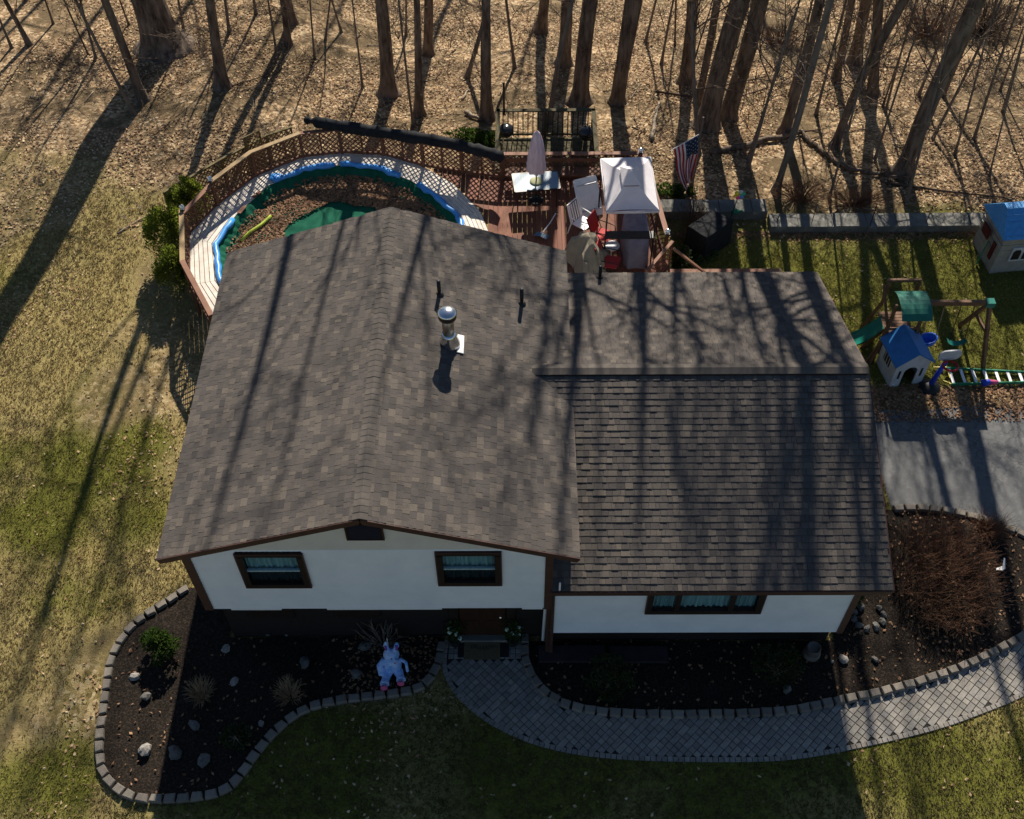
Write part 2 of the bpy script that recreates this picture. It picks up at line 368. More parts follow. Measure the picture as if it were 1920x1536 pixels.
# ---- planting beds (mulch) and paths
LB = [(355,1105),(300,1140),(262,1165),(235,1195),(212,1235),(203,1280),(196,1330),(188,1390),(192,1440),(215,1475),(250,1496),(290,1500),(350,1498),(405,1490),(440,1470),(480,1415),(520,1370),(565,1335),(620,1318),(690,1308),(745,1302),(790,1290),(814,1262),(827,1225),(830,1196)]
RB = [(985,1190),(986,1240),(1008,1285),(1050,1318),(1110,1334),(1200,1341),(1350,1341),(1480,1334),(1570,1316),(1650,1300),(1740,1275),(1820,1245),(1880,1215),(1920,1192),(1990,1140)]
PO = [(836,1190),(830,1250),(850,1297),(900,1345),(970,1384),(1060,1411),(1180,1425),(1350,1429),(1480,1425),(1600,1405),(1750,1370),(1850,1335),(1920,1305),(2010,1255)]
DB = [(1672,958),(1720,955),(1780,962),(1830,973),(1880,990),(1930,1012),(2010,1060)]
g0 = lambda P: [at(x, y, 0) for x, y in P]
lb, rb, po, db = g0(LB), g0(RB), g0(PO), g0(DB)
lbs = smooth_line(lb, .3); rbs = smooth_line(rb, .3); dbs = smooth_line(db, .3); pos_ = smooth_line(po, .12)
def sheet(name, poly, z, m):
    bm = bmesh.new(); vs = [bm.verts.new((p[0], p[1], z)) for p in poly]
    f = bm.faces.new(vs); bmesh.ops.triangulate(bm, faces=[f]); bmesh.ops.recalc_face_normals(bm, faces=bm.faces)
    if bm.faces[0].normal.z < 0 if False else sum(f.normal.z for f in bm.faces) < 0: bmesh.ops.reverse_faces(bm, faces=bm.faces)
    me = bpy.data.meshes.new(name); bm.to_mesh(me); bm.free(); me.materials.append(m)
    return struct(link(name, me))
def hsheet(name, poly, z, m, amp=.03, step=.16):
    """bumpy soil surface inside a polygon"""
    x0 = min(p[0] for p in poly); x1 = max(p[0] for p in poly); y0 = min(p[1] for p in poly); y1 = max(p[1] for p in poly)
    b_ = MB(); idx = {}
    nx_, ny_ = int((x1-x0)/step)+1, int((y1-y0)/step)+1
    def vid(i, j):
        if (i, j) not in idx:
            x, y = x0+i*step, y0+j*step
            idx[(i, j)] = len(b_.v); b_.v.append((x, y, z+amp*(vnoise(x*3, y*3, 2)+.6*vnoise(x*8, y*8, 5))))
        return idx[(i, j)]
    for i in range(nx_):
        for j in range(ny_):
            if inpoly(x0+(i+.5)*step, y0+(j+.5)*step, poly):
                b_.f.append((vid(i, j), vid(i+1, j), vid(i+1, j+1), vid(i, j+1))); b_.m.append(0)
    return b_.build(name, m, None, True)
bedL = [(p.x, p.y) for p in lbs]+[(5.3, .62), (.3, .62), (.44, 2.3)]
bedR = [(p.x, p.y) for p in rbs]+[(p.x, p.y) for p in reversed(dbs)]+[(14.3, 4.0), (14.2, .45), (7.2, .45)]
struct(hsheet('planting_bed', bedL, .045, M_mulch)); struct(hsheet('planting_bed', bedR, .045, M_mulch))
pathpoly = [(p.x, p.y) for p in smooth_line(rb, .12)]+[(p.x, p.y) for p in reversed(pos_)]
pathpoly = pathpoly[:1]+pathpoly
M_joint = mat('joint_sand', (.022,.021,.018), (.045,.043,.032), 20, .95)
walk = sheet('walkway', pathpoly, .006, M_joint)
landing = [(5.35,.66),(7.0,.66),(7.0,.0),(5.35,.0)]
# pavers: diagonal grid inside the walk
S = .137; ca = math.sqrt(.5); cand = []
gap = .013
def near(p, line): return min((p[0]-q.x)**2+(p[1]-q.y)**2 for q in line)**.5
rng = random.Random(3)
taken = set()
for i in range(-90, 140):
    for j in range(-120, 100):
        if (i, j) in taken: continue
        x, y = 9+(i-j)*S*ca, -1+(i+j)*S*ca
        if not (4 < x < 24 and -6 < y < 4) or not inpoly(x, y, pathpoly): continue
        if near((x, y), pos_) < .095 or near((x, y), rbs) < .08: continue
        if y > .02 and x < 7.3: continue
        dbl = 0
        if rng.random() < .30:
            i2, j2 = (i+1, j); x2, y2 = 9+(i2-j2)*S*ca, -1+(i2+j2)*S*ca
            if inpoly(x2, y2, pathpoly) and near((x2, y2), pos_) > .12 and near((x2, y2), rbs) > .1: dbl = 1; taken.add((i2, j2))
        cand.append((x+(S*ca/2 if dbl else 0), y+(S*ca/2 if dbl else 0), dbl, math.pi/4, S))
for k in range(13):           # straight pavers at the landing before the door
    for r_ in range(5):
        cand.append((5.42+k*.127, .62-r_*.127, 0, 0, .127))
for k in range(len(pos_)-1):  # soldier row along the lawn edge
    p, q = pos_[k], pos_[k+1]; d = q-p
    cand.append(((p.x+q.x)/2-d.y*.35, (p.y+q.y)/2+d.x*.35, 0, math.atan2(d.y, d.x), .115))
def paver_mesh(lx, ly, h=.03):
    b_ = MB(); e = .008; lx /= 2; ly /= 2
    b_.v = [(-lx,-ly,-h),(lx,-ly,-h),(lx,ly,-h),(-lx,ly,-h),(-lx,-ly,-.005),(lx,-ly,-.005),(lx,ly,-.005),(-lx,ly,-.005),(-lx+e,-ly+e,0),(lx-e,-ly+e,0),(lx-e,ly-e,0),(-lx+e,ly-e,0)]
    b_.f = [(0,1,5,4),(1,2,6,5),(2,3,7,6),(3,0,4,7),(4,5,9,8),(5,6,10,9),(6,7,11,10),(7,4,8,11),(8,9,10,11)]; b_.m = [0]*9; return b_
pm = {0: paver_mesh(S-gap, S-gap), 1: paver_mesh(2*S-gap, S-gap)}
pmm = {k: v.mesh('paver', M_paver) for k, v in pm.items()}
def infr(x, y, z=0):
    d = Vector((x, y, z))-CAMP; zz = d.dot(FWD); u = 960+FPX*d.dot(RGT)/zz; v = 768-FPX*d.dot(UPV)/zz
    return -10 < u < 1930 and -10 < v < 1546
vis = [c for c in cand if infr(c[0], c[1]) and c[3] > .5 and c[4] == S]
vis.sort(key=lambda c: -(c[0]*1.0+c[2]*2)); pick = set(id(c) for c in vis[:300])
rest = MB()
for c in cand:
    z = .028+rng.uniform(-.003, .003)+(.006 if c[4] == .115 else 0)
    Mx = Matrix.Translation((c[0], c[1], z)) @ Matrix.Rotation(c[3]+rng.uniform(-.025,.025), 4, 'Z') @ Matrix.Rotation(rng.uniform(-.018,.018), 4, 'X') @ Matrix.Scale(c[4]/S, 4)
    if id(c) in pick: link('paver', pmm[c[2]], walk, Mx)
    else: rest.add([Mx @ Vector(v) for v in pm[c[2]].v], pm[c[2]].f)
stuff(rest.build('paver_field', M_paver, walk))

# edging stones
def stone_mesh(seed):
    r = random.Random(seed); b_ = MB(); lx, ly, h = .138, .088, .14
    j = lambda s=.012: r.uniform(-s, s)
    B = [(-lx*.82+j(), -ly+j(), -.03), (lx*.82+j(), -ly+j(), -.03), (lx+j(), ly+j(), -.03), (-lx+j(), ly+j(), -.03)]
    T = [(v[0]*.97, v[1]*.97, h-.022+j(.006)) for v in B]; U = [(v[0]*.84, v[1]*.80, h+j(.006)) for v in B]
    b_.v = B+T+U; b_.f = [(0,1,5,4),(1,2,6,5),(2,3,7,6),(3,0,4,7),(4,5,9,8),(5,6,10,9),(6,7,11,10),(7,4,8,11),(8,9,10,11)]; b_.m = [0]*9
    return b_.mesh('edging_stone', M_stone)
sm = [stone_mesh(k) for k in range(7)]
def border(line, label, side):
    c = line[len(line)//2]; t = thing('stone_border', label, 'edging', (c.x, c.y, 0))
    for k in range(len(line)-1):
        p, q = line[k], line[k+1]; d = q-p; mid = (p+q)/2; a = math.atan2(d.y, d.x)+(math.pi if side else 0)
        if not infr(mid.x, mid.y): 
            if not infr(line[max(k-3, 0)].x, line[max(k-3, 0)].y): continue
        z = rng.uniform(-.015, .01)
        link('edging_stone', rng.choice(sm), t, Matrix.Translation((mid.x, mid.y, z)) @ Matrix.Rotation(a+rng.uniform(-.07, .07), 4, 'Z') @ Matrix.Rotation(rng.uniform(-.04, .04), 4, 'X') @ Matrix.Scale(d.length/.3*1.02, 4, (1,0,0)))
    return t
border(smooth_line(lb, .285), 'curved row of grey edging stones around the bed left of the front door', 1)
border(smooth_line(rb, .275), 'long curved row of grey edging stones between the mulch bed and paver walk', 0)
border(smooth_line(db, .30), 'short row of pale edging stones along the cracked driveway', 0)

# driveway
M_asph = bpy.data.materials.new('cracked_asphalt'); M_asph.use_nodes = True
n = M_asph.node_tree.nodes; L = M_asph.node_tree.links; b = n['Principled BSDF']; b.inputs['Roughness'].default_value = .85; b.inputs['Specular IOR Level'].default_value = .2
tc = n.new('ShaderNodeTexCoord')
vo = n.new('ShaderNodeTexVoronoi'); vo.feature = 'DISTANCE_TO_EDGE'; vo.inputs['Scale'].default_value = 3.8
dn = nz(3, 5, .7); mv = n.new('ShaderNodeVectorMath'); mv.operation = 'MULTIPLY_ADD'; L.new(dn.outputs['Color'], mv.inputs[0]); mv.inputs[1].default_value = (.35,.35,.35); L.new(tc.outputs['Object'], mv.inputs[2])
L.new(mv.outputs[0], vo.inputs['Vector'])
crk = ramp(vo.outputs['Distance'], [(.0,(.45,.45,.45)),(.03,(.75,.75,.75)),(.06,(1,1,1))])
msk = ramp(nz(.55, 3).outputs[0], [(.42,(1,1,1)),(.58,(0,0,0))])
base_ = ramp(nz(5, 8, .75).outputs[0], [(.3,(.09,.092,.094)),(.55,(.13,.132,.132)),(.7,(.18,.181,.178))])
white_ = ramp(nz(1).outputs[0], [(0,(1,1,1)),(1,(1,1,1))])
L.new(mixc(1.0, base_, mixc(msk, crk, white_), 'MULTIPLY'), b.inputs['Base Color'])
bp = n.new('ShaderNodeBump'); bp.inputs['Strength'].default_value = .35; bp.inputs['Distance'].default_value = .01; L.new(nz(60, 4).outputs[0], bp.inputs['Height']); L.new(bp.outputs[0], b.inputs['Normal'])
dpoly = [(p.x, p.y) for p in dbs]+[(30, 1.5), (30, 7.3), (22, 7.35), (20.4, 7.15), (19, 7.3), (17.5, 7.1), (16.4, 7.15), (16.15, 5.6)]
sheet('driveway', dpoly, .010, M_asph)

# ================================================================== HOUSE
XL, XR, D1, ZE1, SL = 0.0, 8.1, 8.46, 4.564, .348
XM = (XL+XR)/2; ZR1 = ZE1+SL*(XR-XL)/2
YF, YB, ZE2, XE = 0.0, 8.986, 3.279, 14.49
YM = (YF+YB)/2; ZR2 = ZE2+SL*(YB-YF)/2
W1L, W1R, Y1, ZB1 = .448, 7.60, .05, 2.45
W2L, W2R, Y2, ZB2 = 7.66, 13.949, .11, 1.193
house = thing('house', 'split level white house with brown shingle gable roofs', 'house', (7, 4.5, 0))
def zl(x): return ZE1+SL*(XR-x if x > XM else x-XL)
def zr(y): return ZE2+SL*(y-YF if y < YM else YB-y)
TH = .14
def roof_slab(planes, name):
    b_ = MB()
    for q in planes:
        q = [Vector(v) for v in q]; b_.hexa([v-Vector((0,0,TH)) for v in q], [v-Vector((0,0,.012)) for v in q])
    return b_.build(name, M_under, house)
roofL = roof_slab([[(XL,0,ZE1),(XM,0,ZR1),(XM,D1,ZR1),(XL,D1,ZE1)], [(XM,0,ZR1),(XR,0,ZE1),(XR,D1,ZE1),(XM,D1,ZR1)]], 'roof')
YV0, YV1 = YM-(ZR2-ZE1)/SL, YM+(ZR2-ZE1)/SL; XV = XR-(ZR2-ZE1)/SL
X2 = 7.62
def poly_slab(b_, pts):
    n_ = len(pts); b_.add([(p[0], p[1], p[2]-TH) for p in pts]+[(p[0], p[1], p[2]-.012) for p in pts], [tuple(reversed(range(n_))), tuple(range(n_, 2*n_))]+[(i, (i+1) % n_, n_+(i+1) % n_, n_+i) for i in range(n_)])
rb_ = MB()
P3 = lambda x, y: (x, y, zr(y))
poly_slab(rb_, [P3(X2,YF), P3(XE,YF), P3(XE,YM), P3(XV,YM), P3(XR,YV0), P3(X2,YV0)])
poly_slab(rb_, [P3(XE,YB), P3(X2,YB), P3(X2,YV1), P3(XR,YV1), P3(XV,YM), P3(XE,YM)])
roofR = rb_.build('roof', M_under, house)
# shingles: every tab is a wedge with a butt edge of its own
EXPO = .1415; rs = random.Random(11)
cosS = 1/math.sqrt(1+SL*SL)
tabs = []       # (roof, o, along, down, length(across), height, thickness)
def course_tabs(a0, a1):
    a = a0+rs.uniform(-.1, 0); out = []
    while a < a1:
        wd = rs.choice((.09,.11,.13,.15,.17,.20)); s0, s1 = max(a, a0), min(a+wd, a1)
        if s1-s0 > .03: out.append((s0, s1))
        a += wd
    return out
for side in (0, 1):
    dn = Vector((-cosS if side == 0 else cosS, 0, -SL*cosS)); al = Vector((0, 1, 0)); Ls = (XR-XL)/2/cosS; k = 0; s = Ls+.03
    while s > .02:
        for a0, a1 in course_tabs(-.015, D1+.015):
            px = XM+dn.x*(s-EXPO/2)
            if side == 1 and zl(px) < zr((a0+a1)/2)-.02 and (a0+a1)/2 > 2: continue
            tabs.append((0, Vector((XM, a0, ZR1))+dn*s, al, -dn, a1-a0, min(EXPO+.03, s), rs.choice((.011,.013,.017,.019))))
        s -= EXPO
for side in (0, 1):
    sg = -1 if side == 0 else 1
    dn = Vector((0, sg*cosS, -SL*cosS)); al = Vector((1, 0, 0)); Ls = (YB-YF)/2/cosS; s = Ls+.03
    while s > .02:
        ym = YM+dn.y*(s-EXPO/2); z2 = zr(ym)
        x0 = X2+.005 if z2 < ZE1-.03 else XR-(z2-ZE1)/SL-.06
        if side == 1 and z2 < ZE1: x0 = X2+.005
        for a0, a1 in course_tabs(x0, XE+.015):
            tabs.append((1, Vector((a0, YM, ZR2))+dn*s, al, -dn, a1-a0, min(EXPO+.03, s), rs.choice((.014,.016,.021,.024))))
        s -= EXPO
def tab_geo(o, al, up, w_, h_, t_):
    nrm = al.cross(up); nrm = nrm if nrm.z > 0 else -nrm
    tp = .004
    if al.dot(Vector((1,0,0))) > .5 or True: g_ = .0025
    a, b2 = al*g_, al*(w_-g_)
    vs = [o+a, o+b2, o+b2+up*h_, o+a+up*h_, o+a+nrm*t_, o+b2+nrm*t_, o+b2+up*h_+nrm*tp, o+a+up*h_+nrm*tp]
    fl = al.cross(up).z > 0
    fs = [(4,5,6,7),(0,1,5,4),(1,2,6,5),(3,0,4,7)] if fl else [(7,6,5,4),(4,5,1,0),(5,6,2,1),(7,4,0,3)]
    return vs, fs
front = [t for t in tabs if t[0] == 1 and t[1].y < YM]; front.sort(key=lambda t: t[1].y+.001*t[1].x)
fp = set(id(t) for t in front[:300]); bulk = [MB(), MB()]
for t in tabs:
    vs_, fs_ = tab_geo(*t[1:])
    if id(t) in fp:
        b_ = MB(); b_.add(vs_, fs_); b_.build('shingle', M_shingle, roofR)
    else: bulk[t[0]].add(vs_, fs_)
stuff(bulk[0].build('shingle_field', M_shingle, roofL)); stuff(bulk[1].build('shingle_field', M_shingle, roofR))
# ridge caps
def cap_mesh():
    b_ = MB(); w_, l_, t_ = .145, .19, .010
    for sx_ in (-1, 1):
        e = [(0,0,.027),(sx_*w_,0,-SL*w_+.026),(sx_*w_,l_,-SL*w_+.019),(0,l_,.019)]
        f = [(v[0], v[1], v[2]-t_) for v in e]
        b_.add(e+f, [(0,1,2,3) if sx_ > 0 else (3,2,1,0), (0,4,5,1) if sx_ > 0 else (1,5,4,0), (1,5,6,2) if sx_ > 0 else (2,6,5,1)])
    return b_.mesh('ridge_cap', M_ridge)
cm_ = cap_mesh(); k = 0; y = -.02
while y < D1-.14:
    link('ridge_cap', cm_, roofL, Matrix.Translation((XM, y, ZR1+rs.uniform(-.002,.003)))); y += .147
x = XE+.02
while x > XV+.05:
    link('ridge_cap', cm_, roofR, Matrix.Translation((x, YM, ZR2+.035+rs.uniform(-.002,.003))) @ Matrix.Rotation(math.pi/2, 4, 'Z')); x -= .147
b_ = MB(); 
for sg in (-1, 1): b_.hexa([(XV+.15,YM,ZR2+.0),(XE,YM,ZR2+.0),(XE,YM+sg*.15,ZR2-.05),(XV+.15,YM+sg*.15,ZR2-.05)], [(XV+.15,YM,ZR2+.046),(XE,YM,ZR2+.046),(XE,YM+sg*.15,ZR2-.006),(XV+.15,YM+sg*.15,ZR2-.006)])
b_.build('ridge_vent', M_dark, roofR)

# fascia, rakes
b_ = MB()
for (p, q) in (((XL-.012,-.02,ZE1-.075),(XM,-.02,ZR1-.075)), ((XM,-.02,ZR1-.075),(XR+.012,-.02,ZE1-.075))): b_.beam(p, q, .04, .15)
b_.build('rake_board', M_brown, house)
MB().beam((XL-.02,0,ZE1-.08),(XL-.02,D1,ZE1-.08),.04,.13).build('fascia', M_brown, house)
MB().beam((XR+.02,0,ZE1-.08),(XR+.02,YV0-.1,ZE1-.08),.04,.13).build('fascia', M_brown, house)
MB().box(((X2+XE)/2,-.035,ZE2-.085),(XE-X2,.05,.13)).build('fascia', M_brown, house)
MB().box(((XR+XE)/2,YB+.03,ZE2-.08),(XE-XR,.04,.13)).build('fascia', M_brown, house)
b_ = MB()
for (p, q) in (((XE+.02,YF-.02,ZE2-.075),(XE+.02,YM,ZR2-.075)), ((XE+.02,YM,ZR2-.075),(XE+.02,YB+.02,ZE2-.075))): b_.beam(p, q, .04, .14)
b_.build('rake_board', M_brown, house)

# siding: clapboards as a saw-tooth sheet
def siding(x0, x1, y, z0, ztop, holes=(), expo=.115):
    """ztop(x) gives the wall top; the sheet is cut round holes (x0,x1,z0,z1)"""
    b_ = MB(); z = z0
    while z < 7:
        zt = z+expo; cuts = sorted(set([x0, x1]+[h[0] for h in holes if h[3] > z and h[2] < zt]+[h[1] for h in holes if h[3] > z and h[2] < zt]+[x0+(x1-x0)*i/24 for i in range(25)])); any_ = False
        for a, c in zip(cuts, cuts[1:]):
            mx_ = (a+c)/2
            if any(h[0] < mx_ < h[1] and h[3] > z+.03 and h[2] < zt-.03 for h in holes): continue
            ta, tc_ = min(zt, ztop(a)), min(zt, ztop(c))
            if ta <= z+.001 and tc_ <= z+.001: continue
            ta, tc_ = max(ta, z), max(tc_, z); any_ = True
            b_.quad((a,y-.018,z+.005),(c,y-.018,z+.005),(c,y-.001,tc_-.006),(a,y-.001,ta-.006)); b_.quad((a,y+.016,ta-.014),(c,y+.016,tc_-.014),(c,y+.016,tc_+.012),(a,y+.016,ta+.012)); b_.quad((a,y,z),(c,y,z),(c,y-.014,z),(a,y-.014,z))
        if not any_: break
        z = zt
    return b_
wz = lambda px, py, Y: aty(px, py, Y)
def rect(P, Y):
    q = [wz(x, y, Y) for x, y in P]; return (min(v.x for v in q), max(v.x for v in q), min(v.z for v in q), max(v.z for v in q))
def recta(P, Y):   # averaged rectangle from four corners TL TR BR BL
    a, b2, c, d = [wz(x, y, Y) for x, y in P]; return ((a.x+d.x)/2, (b2.x+c.x)/2, (c.z+d.z)/2, (a.z+b2.z)/2)
win1 = recta([(443,1037),(567,1037),(582,1097),(462,1098)], Y1)
win2 = recta([(818,1035),(938,1033),(940,1093),(823,1094)], Y1)
win3 = recta([(1218,1106),(1437,1106),(1425,1146),(1210,1147)], Y2)
vent = recta([(648,984),(716,984),(718,1008),(652,1008)], Y1)
ZG = wz(700, 1030, Y1).z
topL = lambda x: zl(x)-TH-.005
siding(W1L+.15, W1R-.12, Y1, ZB1, lambda x: min(ZG, topL(x)), [win1, win2]).build('siding', M_siding, house)
b_ = MB(); N = 60; xs_ = [W1L+.1+(W1R-W1L-.2)*i/N for i in range(N+1)]
for a, c in zip(xs_, xs_[1:]):
    if vent[0]+.02 < (a+c)/2 < vent[1]-.02:
        b_.quad((a,Y1-.012,ZG),(c,Y1-.012,ZG),(c,Y1-.012,vent[2]),(a,Y1-.012,vent[2])); 
    elif topL(a) > ZG or topL(c) > ZG: b_.quad((a,Y1-.012,ZG),(c,Y1-.012,ZG),(c,Y1-.012,max(ZG,topL(c))),(a,Y1-.012,max(ZG,topL(a))))
b_.build('gable_panel', M_gable, house)
siding(W2L+.02, W2R-.10, Y2, ZB2, lambda x: ZE2-TH+.02, [win3]).build('siding', M_siding, house)
# wall bodies behind the siding
b_ = MB(); P = [(W1L,ZB1),(W1R,ZB1),(W1R,topL(W1R)),(XM,ZR1-TH-.01),(W1L,topL(W1L))]
yb1 = D1-.35
b_.add([(x, Y1+.03, z) for x, z in P]+[(x, yb1, z) for x, z in P], [(5,6,7,8,9)]+[(i, 5+i, 5+(i+1) % 5, (i+1) % 5) for i in range(5)])
b_.build('wall', M_siding, house)
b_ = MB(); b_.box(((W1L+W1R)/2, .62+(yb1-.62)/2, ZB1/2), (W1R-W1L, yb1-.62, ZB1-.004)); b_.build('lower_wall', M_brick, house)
b_ = MB(); zt = ZE2-TH-.02; yb2 = YB-.4
Pz = [(Y2+.03,ZB2),(yb2,ZB2),(yb2,zt+.1),(YM,ZR2-TH-.02),(Y2+.03,zt+.1)]
b_.add([(W1R+.02, y, z) for y, z in Pz]+[(W2R, y, z) for y, z in Pz], [(9,8,7,6,5)]+[(i, (i+1) % 5, 5+(i+1) % 5, 5+i) for i in range(4)])
b_.build('wall', M_siding, house)
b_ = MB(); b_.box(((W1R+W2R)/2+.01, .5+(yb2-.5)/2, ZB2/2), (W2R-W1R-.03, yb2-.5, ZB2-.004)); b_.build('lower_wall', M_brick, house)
def cboard(x0, x1, y, z0, z1): return MB().box(((x0+x1)/2, y-.01, (z0+z1)/2), (x1-x0, .06, z1-z0)).build('corner_board', M_brown, house)
cboard(W1L-.02, W1L+.155, Y1, ZB1-.02, topL(W1L)-.0); cboard(W1R-.125, W1R+.03, Y1, ZB1-.02, topL(W1R))
cboard(W2R-.105, W2R+.03, Y2, ZB2-.02, ZE2-TH+.02); cboard(W1R+.035, W1R+.10, Y2-.01, .3, ZE2-TH+.02)
MB().box((W1R+.02, .3, 1.25),(.14,.3,2.38)).build('corner_board', M_brown, house)
for x0, x1 in ((.95,2.0),(2.95,5.35),(7.02,7.45)): MB().box(((x0+x1)/2, Y1+.02, ZB1-.05),(x1-x0,.03,.1)).build('skirt_board', M_siding, house)
MB().tube([(7.78,.0,3.55),(7.78,-.01,3.05)], .02, 8).build('downspout', M_whitem, house)
MB().tube([(7.52,.2,2.44),(7.50,.45,.15)], .035, 8).build('downspout', M_whitem, house)

def window(r, Y, cols, up_half=True):
    x0, x1, z0, z1 = r; fw = .115
    f = MB(); cx, cz = (x0+x1)/2, (z0+z1)/2
    f.box((cx, Y-.02, z0+fw/2),(x1-x0,.08,fw)); f.box((cx, Y-.02, z1-fw*.35),(x1-x0,.08,fw*.7))
    f.box((x0+fw/2, Y-.02, cz-.01),(fw,.079,z1-z0-2*fw*.86)); f.box((x1-fw/2, Y-.02, cz-.01),(fw,.079,z1-z0-2*fw*.86))
    wn = f.build('window', M_dark, house)
    t = MB()
    for s_ in (-1, 1): t.box((cx+s_*((x1-x0)/2+.012), Y-.03, cz),(.024,.06,z1-z0+.05))
    t.box((cx, Y-.03, z0-.014),(x1-x0-.001,.06,.026)); t.box((cx, Y-.03, z1+.012),(x1-x0-.001,.06,.022))
    t.build('frame', M_brown, wn)
    MB().box((cx, Y+.16, cz),(x1-x0-.02,.01,z1-z0-.02)).build('interior', M_dark, wn)
    xa = x0+fw
    for (c0, c1, cur) in cols:
        a, c = x0+fw+(x1-x0-2*fw)*c0, x0+fw+(x1-x0-2*fw)*c1
        zb, zt_ = z0+fw, z1-fw*.7
        MB().quad((a,Y+.015,zb),(c,Y+.015,zb),(c,Y+.015,zt_),(a,Y+.015,zt_)).build('pane', M_pane, wn)
        if cur:
            k = MB(); nn = 34
            for i in range(nn):
                u, v = a+(c-a)*i/nn, a+(c-a)*(i+1)/nn; y_ = Y+.07+.022*math.sin(i*1.9)+.012*math.sin(i*.83); y2 = Y+.07+.022*math.sin((i+1)*1.9)+.012*math.sin((i+1)*.83)
                k.quad((u,y_,zb+.0),(v,y2,zb+.0),(v,y2,zt_),(u,y_,zt_))
            k.build('curtain', M_curtain, wn)
        if up_half:
            MB().quad((a,Y-.0,zb),(c,Y-.0,zb),(c,Y-.0,zb+(zt_-zb)*.46),(a,Y-.0,zb+(zt_-zb)*.46)).build('dark_pane', M_darkpane, wn)
            MB().box(((a+c)/2, Y-.005, zb+(zt_-zb)*.47),(c-a,.05,.05)).build('sash', M_curtain if cur else M_dark, wn)
    for c0 in [q[0] for q in cols[1:]]:
        a = x0+fw+(x1-x0-2*fw)*c0; MB().box((a, Y-.015, cz-.01),(.11,.07,z1-z0-2*fw)).build('mullion', M_dark, wn)
    return wn
window(win1, Y1, [(0,1,True)]); window(win2, Y1, [(0,1,True)]); window(win3, Y2, [(0,.24,True),(.24,.76,True),(.76,1,True)], False)
x0, x1, z0, z1 = vent
vt = MB().box(((x0+x1)/2, Y1-.02, (z0+topL(x0))/2-.02),(x1-x0,.03,topL(x0)-z0+.02)).build('gable_vent', M_dark, house)
k = z0+.05
while k < z1+.08:
    MB().box(((x0+x1)/2, Y1-.045, k),(x1-x0-.08,.03,.02), mat=Matrix.Rotation(R(35),4,'X')).build('louvre', M_dark, vt); k += .06
b_ = MB(); b_.box((x0-.012,Y1-.03,(z0+z1)/2+.02),(.024,.05,z1-z0)); b_.box((x1+.012,Y1-.03,(z0+z1)/2+.02),(.024,.05,z1-z0)); b_.box(((x0+x1)/2,Y1-.03,z0-.012),(x1-x0+.05,.05,.024)); b_.build('vent_frame', M_brown, vt)
# front door
dr = MB().box((6.15,.60,1.16),(1.0,.05,2.05)).build('door', M_door, house)
b_ = MB()
for sx_ in (-.25,.25):
    for zc, h in ((.55,.6),(1.25,.5),(1.8,.35)): b_.box((6.15+sx_,.57,zc),(.34,.02,h))
b_.build('door_panel', M_door, dr)
MB().ell((6.55,.55,1.05),(.035,.035,.035),8).build('handle', M_steel, dr)
b_ = MB(); b_.box((5.52,.6,1.2),(.18,.06,2.2)); b_.box((6.78,.6,1.2),(.18,.06,2.2)); b_.build('door_frame', M_dark, house)
MB().box((6.15,.52,.09),(1.25,.16,.10)).build('threshold', M_conc, house)
for xc in (1.5, 3.4):
    MB().box((xc,.61,1.3),(1.0,.05,.6)).build('window', M_dark, house)

# chimney, vents on the roof
bx, by, bz = 5.50, 4.72, zl(5.50)
ch = MB().lathe((bx,by,bz-.1),[(.24,0),(.235,.12),(.15,.34),(.145,.42)],20).build('chimney', M_steel, roofL, True)
MB().lathe((bx,by,bz+.24),[(.125,0),(.125,.62)],20).build('pipe', M_rust, ch, True)
MB().lathe((bx,by,bz+.80),[(.19,0),(.195,.10),(.15,.11)],24).build('cap_band', M_dark, ch)
MB().lathe((bx,by,bz+.92),[(.20,0),(.205,.02),(.17,.055),(.10,.085),(.03,.10),(.001,.102)],28).build('cap', M_steel, ch, True)
nrm = Vector((SL,0,1)).normalized(); pz = zl(5.73)
MB().box((5.735,4.73,pz+.035),(.145,.50,.02), mat=Matrix.Rotation(math.atan(SL),4,'Y')).build('flashing_plate', M_white, roofL)
def vpipe(x, y, z, h, rf, r=.043):
    v = MB().tube([(x,y,z-.05),(x,y,z+h)], r, 12).build('vent_pipe', M_black, rf, True)
    MB().lathe((x,y,z-.045),[(.10,0),(.095,.06),(.05,.11)],14).build('boot', M_black, v)
vpipe(5.24,6.06,zl(5.24),.43,roofL); vpipe(7.05,6.37,zl(7.05),.48,roofL)
q = at(1126,516,3.6); vpipe(q.x, YB-.25, zr(YB-.25), .42, roofR)

# ================================================================== TREES
def branch(b_, p, d, length, r, lev, rnd, maxlev, segs=None):
    segs = segs or max(3, int(length/.7)); pts = [p.copy()]; rad = [r]; q = p.copy(); dd = d.copy()
    for i in range(segs):
        dd = (dd+Vector((rnd.uniform(-1,1), rnd.uniform(-1,1), rnd.uniform(-.5,.9)))*.16).normalized()
        q = q+dd*(length/segs); pts.append(q.copy()); rad.append(r*(1-.85*(i+1)/segs)+.003)
    b_.tube(pts, rad, 5 if lev == 1 else (4 if lev == 2 else 3), caps=False)
    if lev < maxlev:
        for k in range(rnd.randint(4, 6) if lev == 1 else rnd.randint(3, 5)):
            i = rnd.randint(max(1, segs//3), segs); t = (pts[i]-pts[i-1]).normalized()
            s_ = t.cross(Vector((rnd.uniform(-1,1), rnd.uniform(-1,1), rnd.uniform(-1,1)))).normalized()
            nd = (t*.75+s_*.75+Vector((0,0,.2))).normalized()
            branch(b_, pts[i], nd, length*rnd.uniform(.35,.6), rad[i]*.65+.004, lev+1, rnd, maxlev)
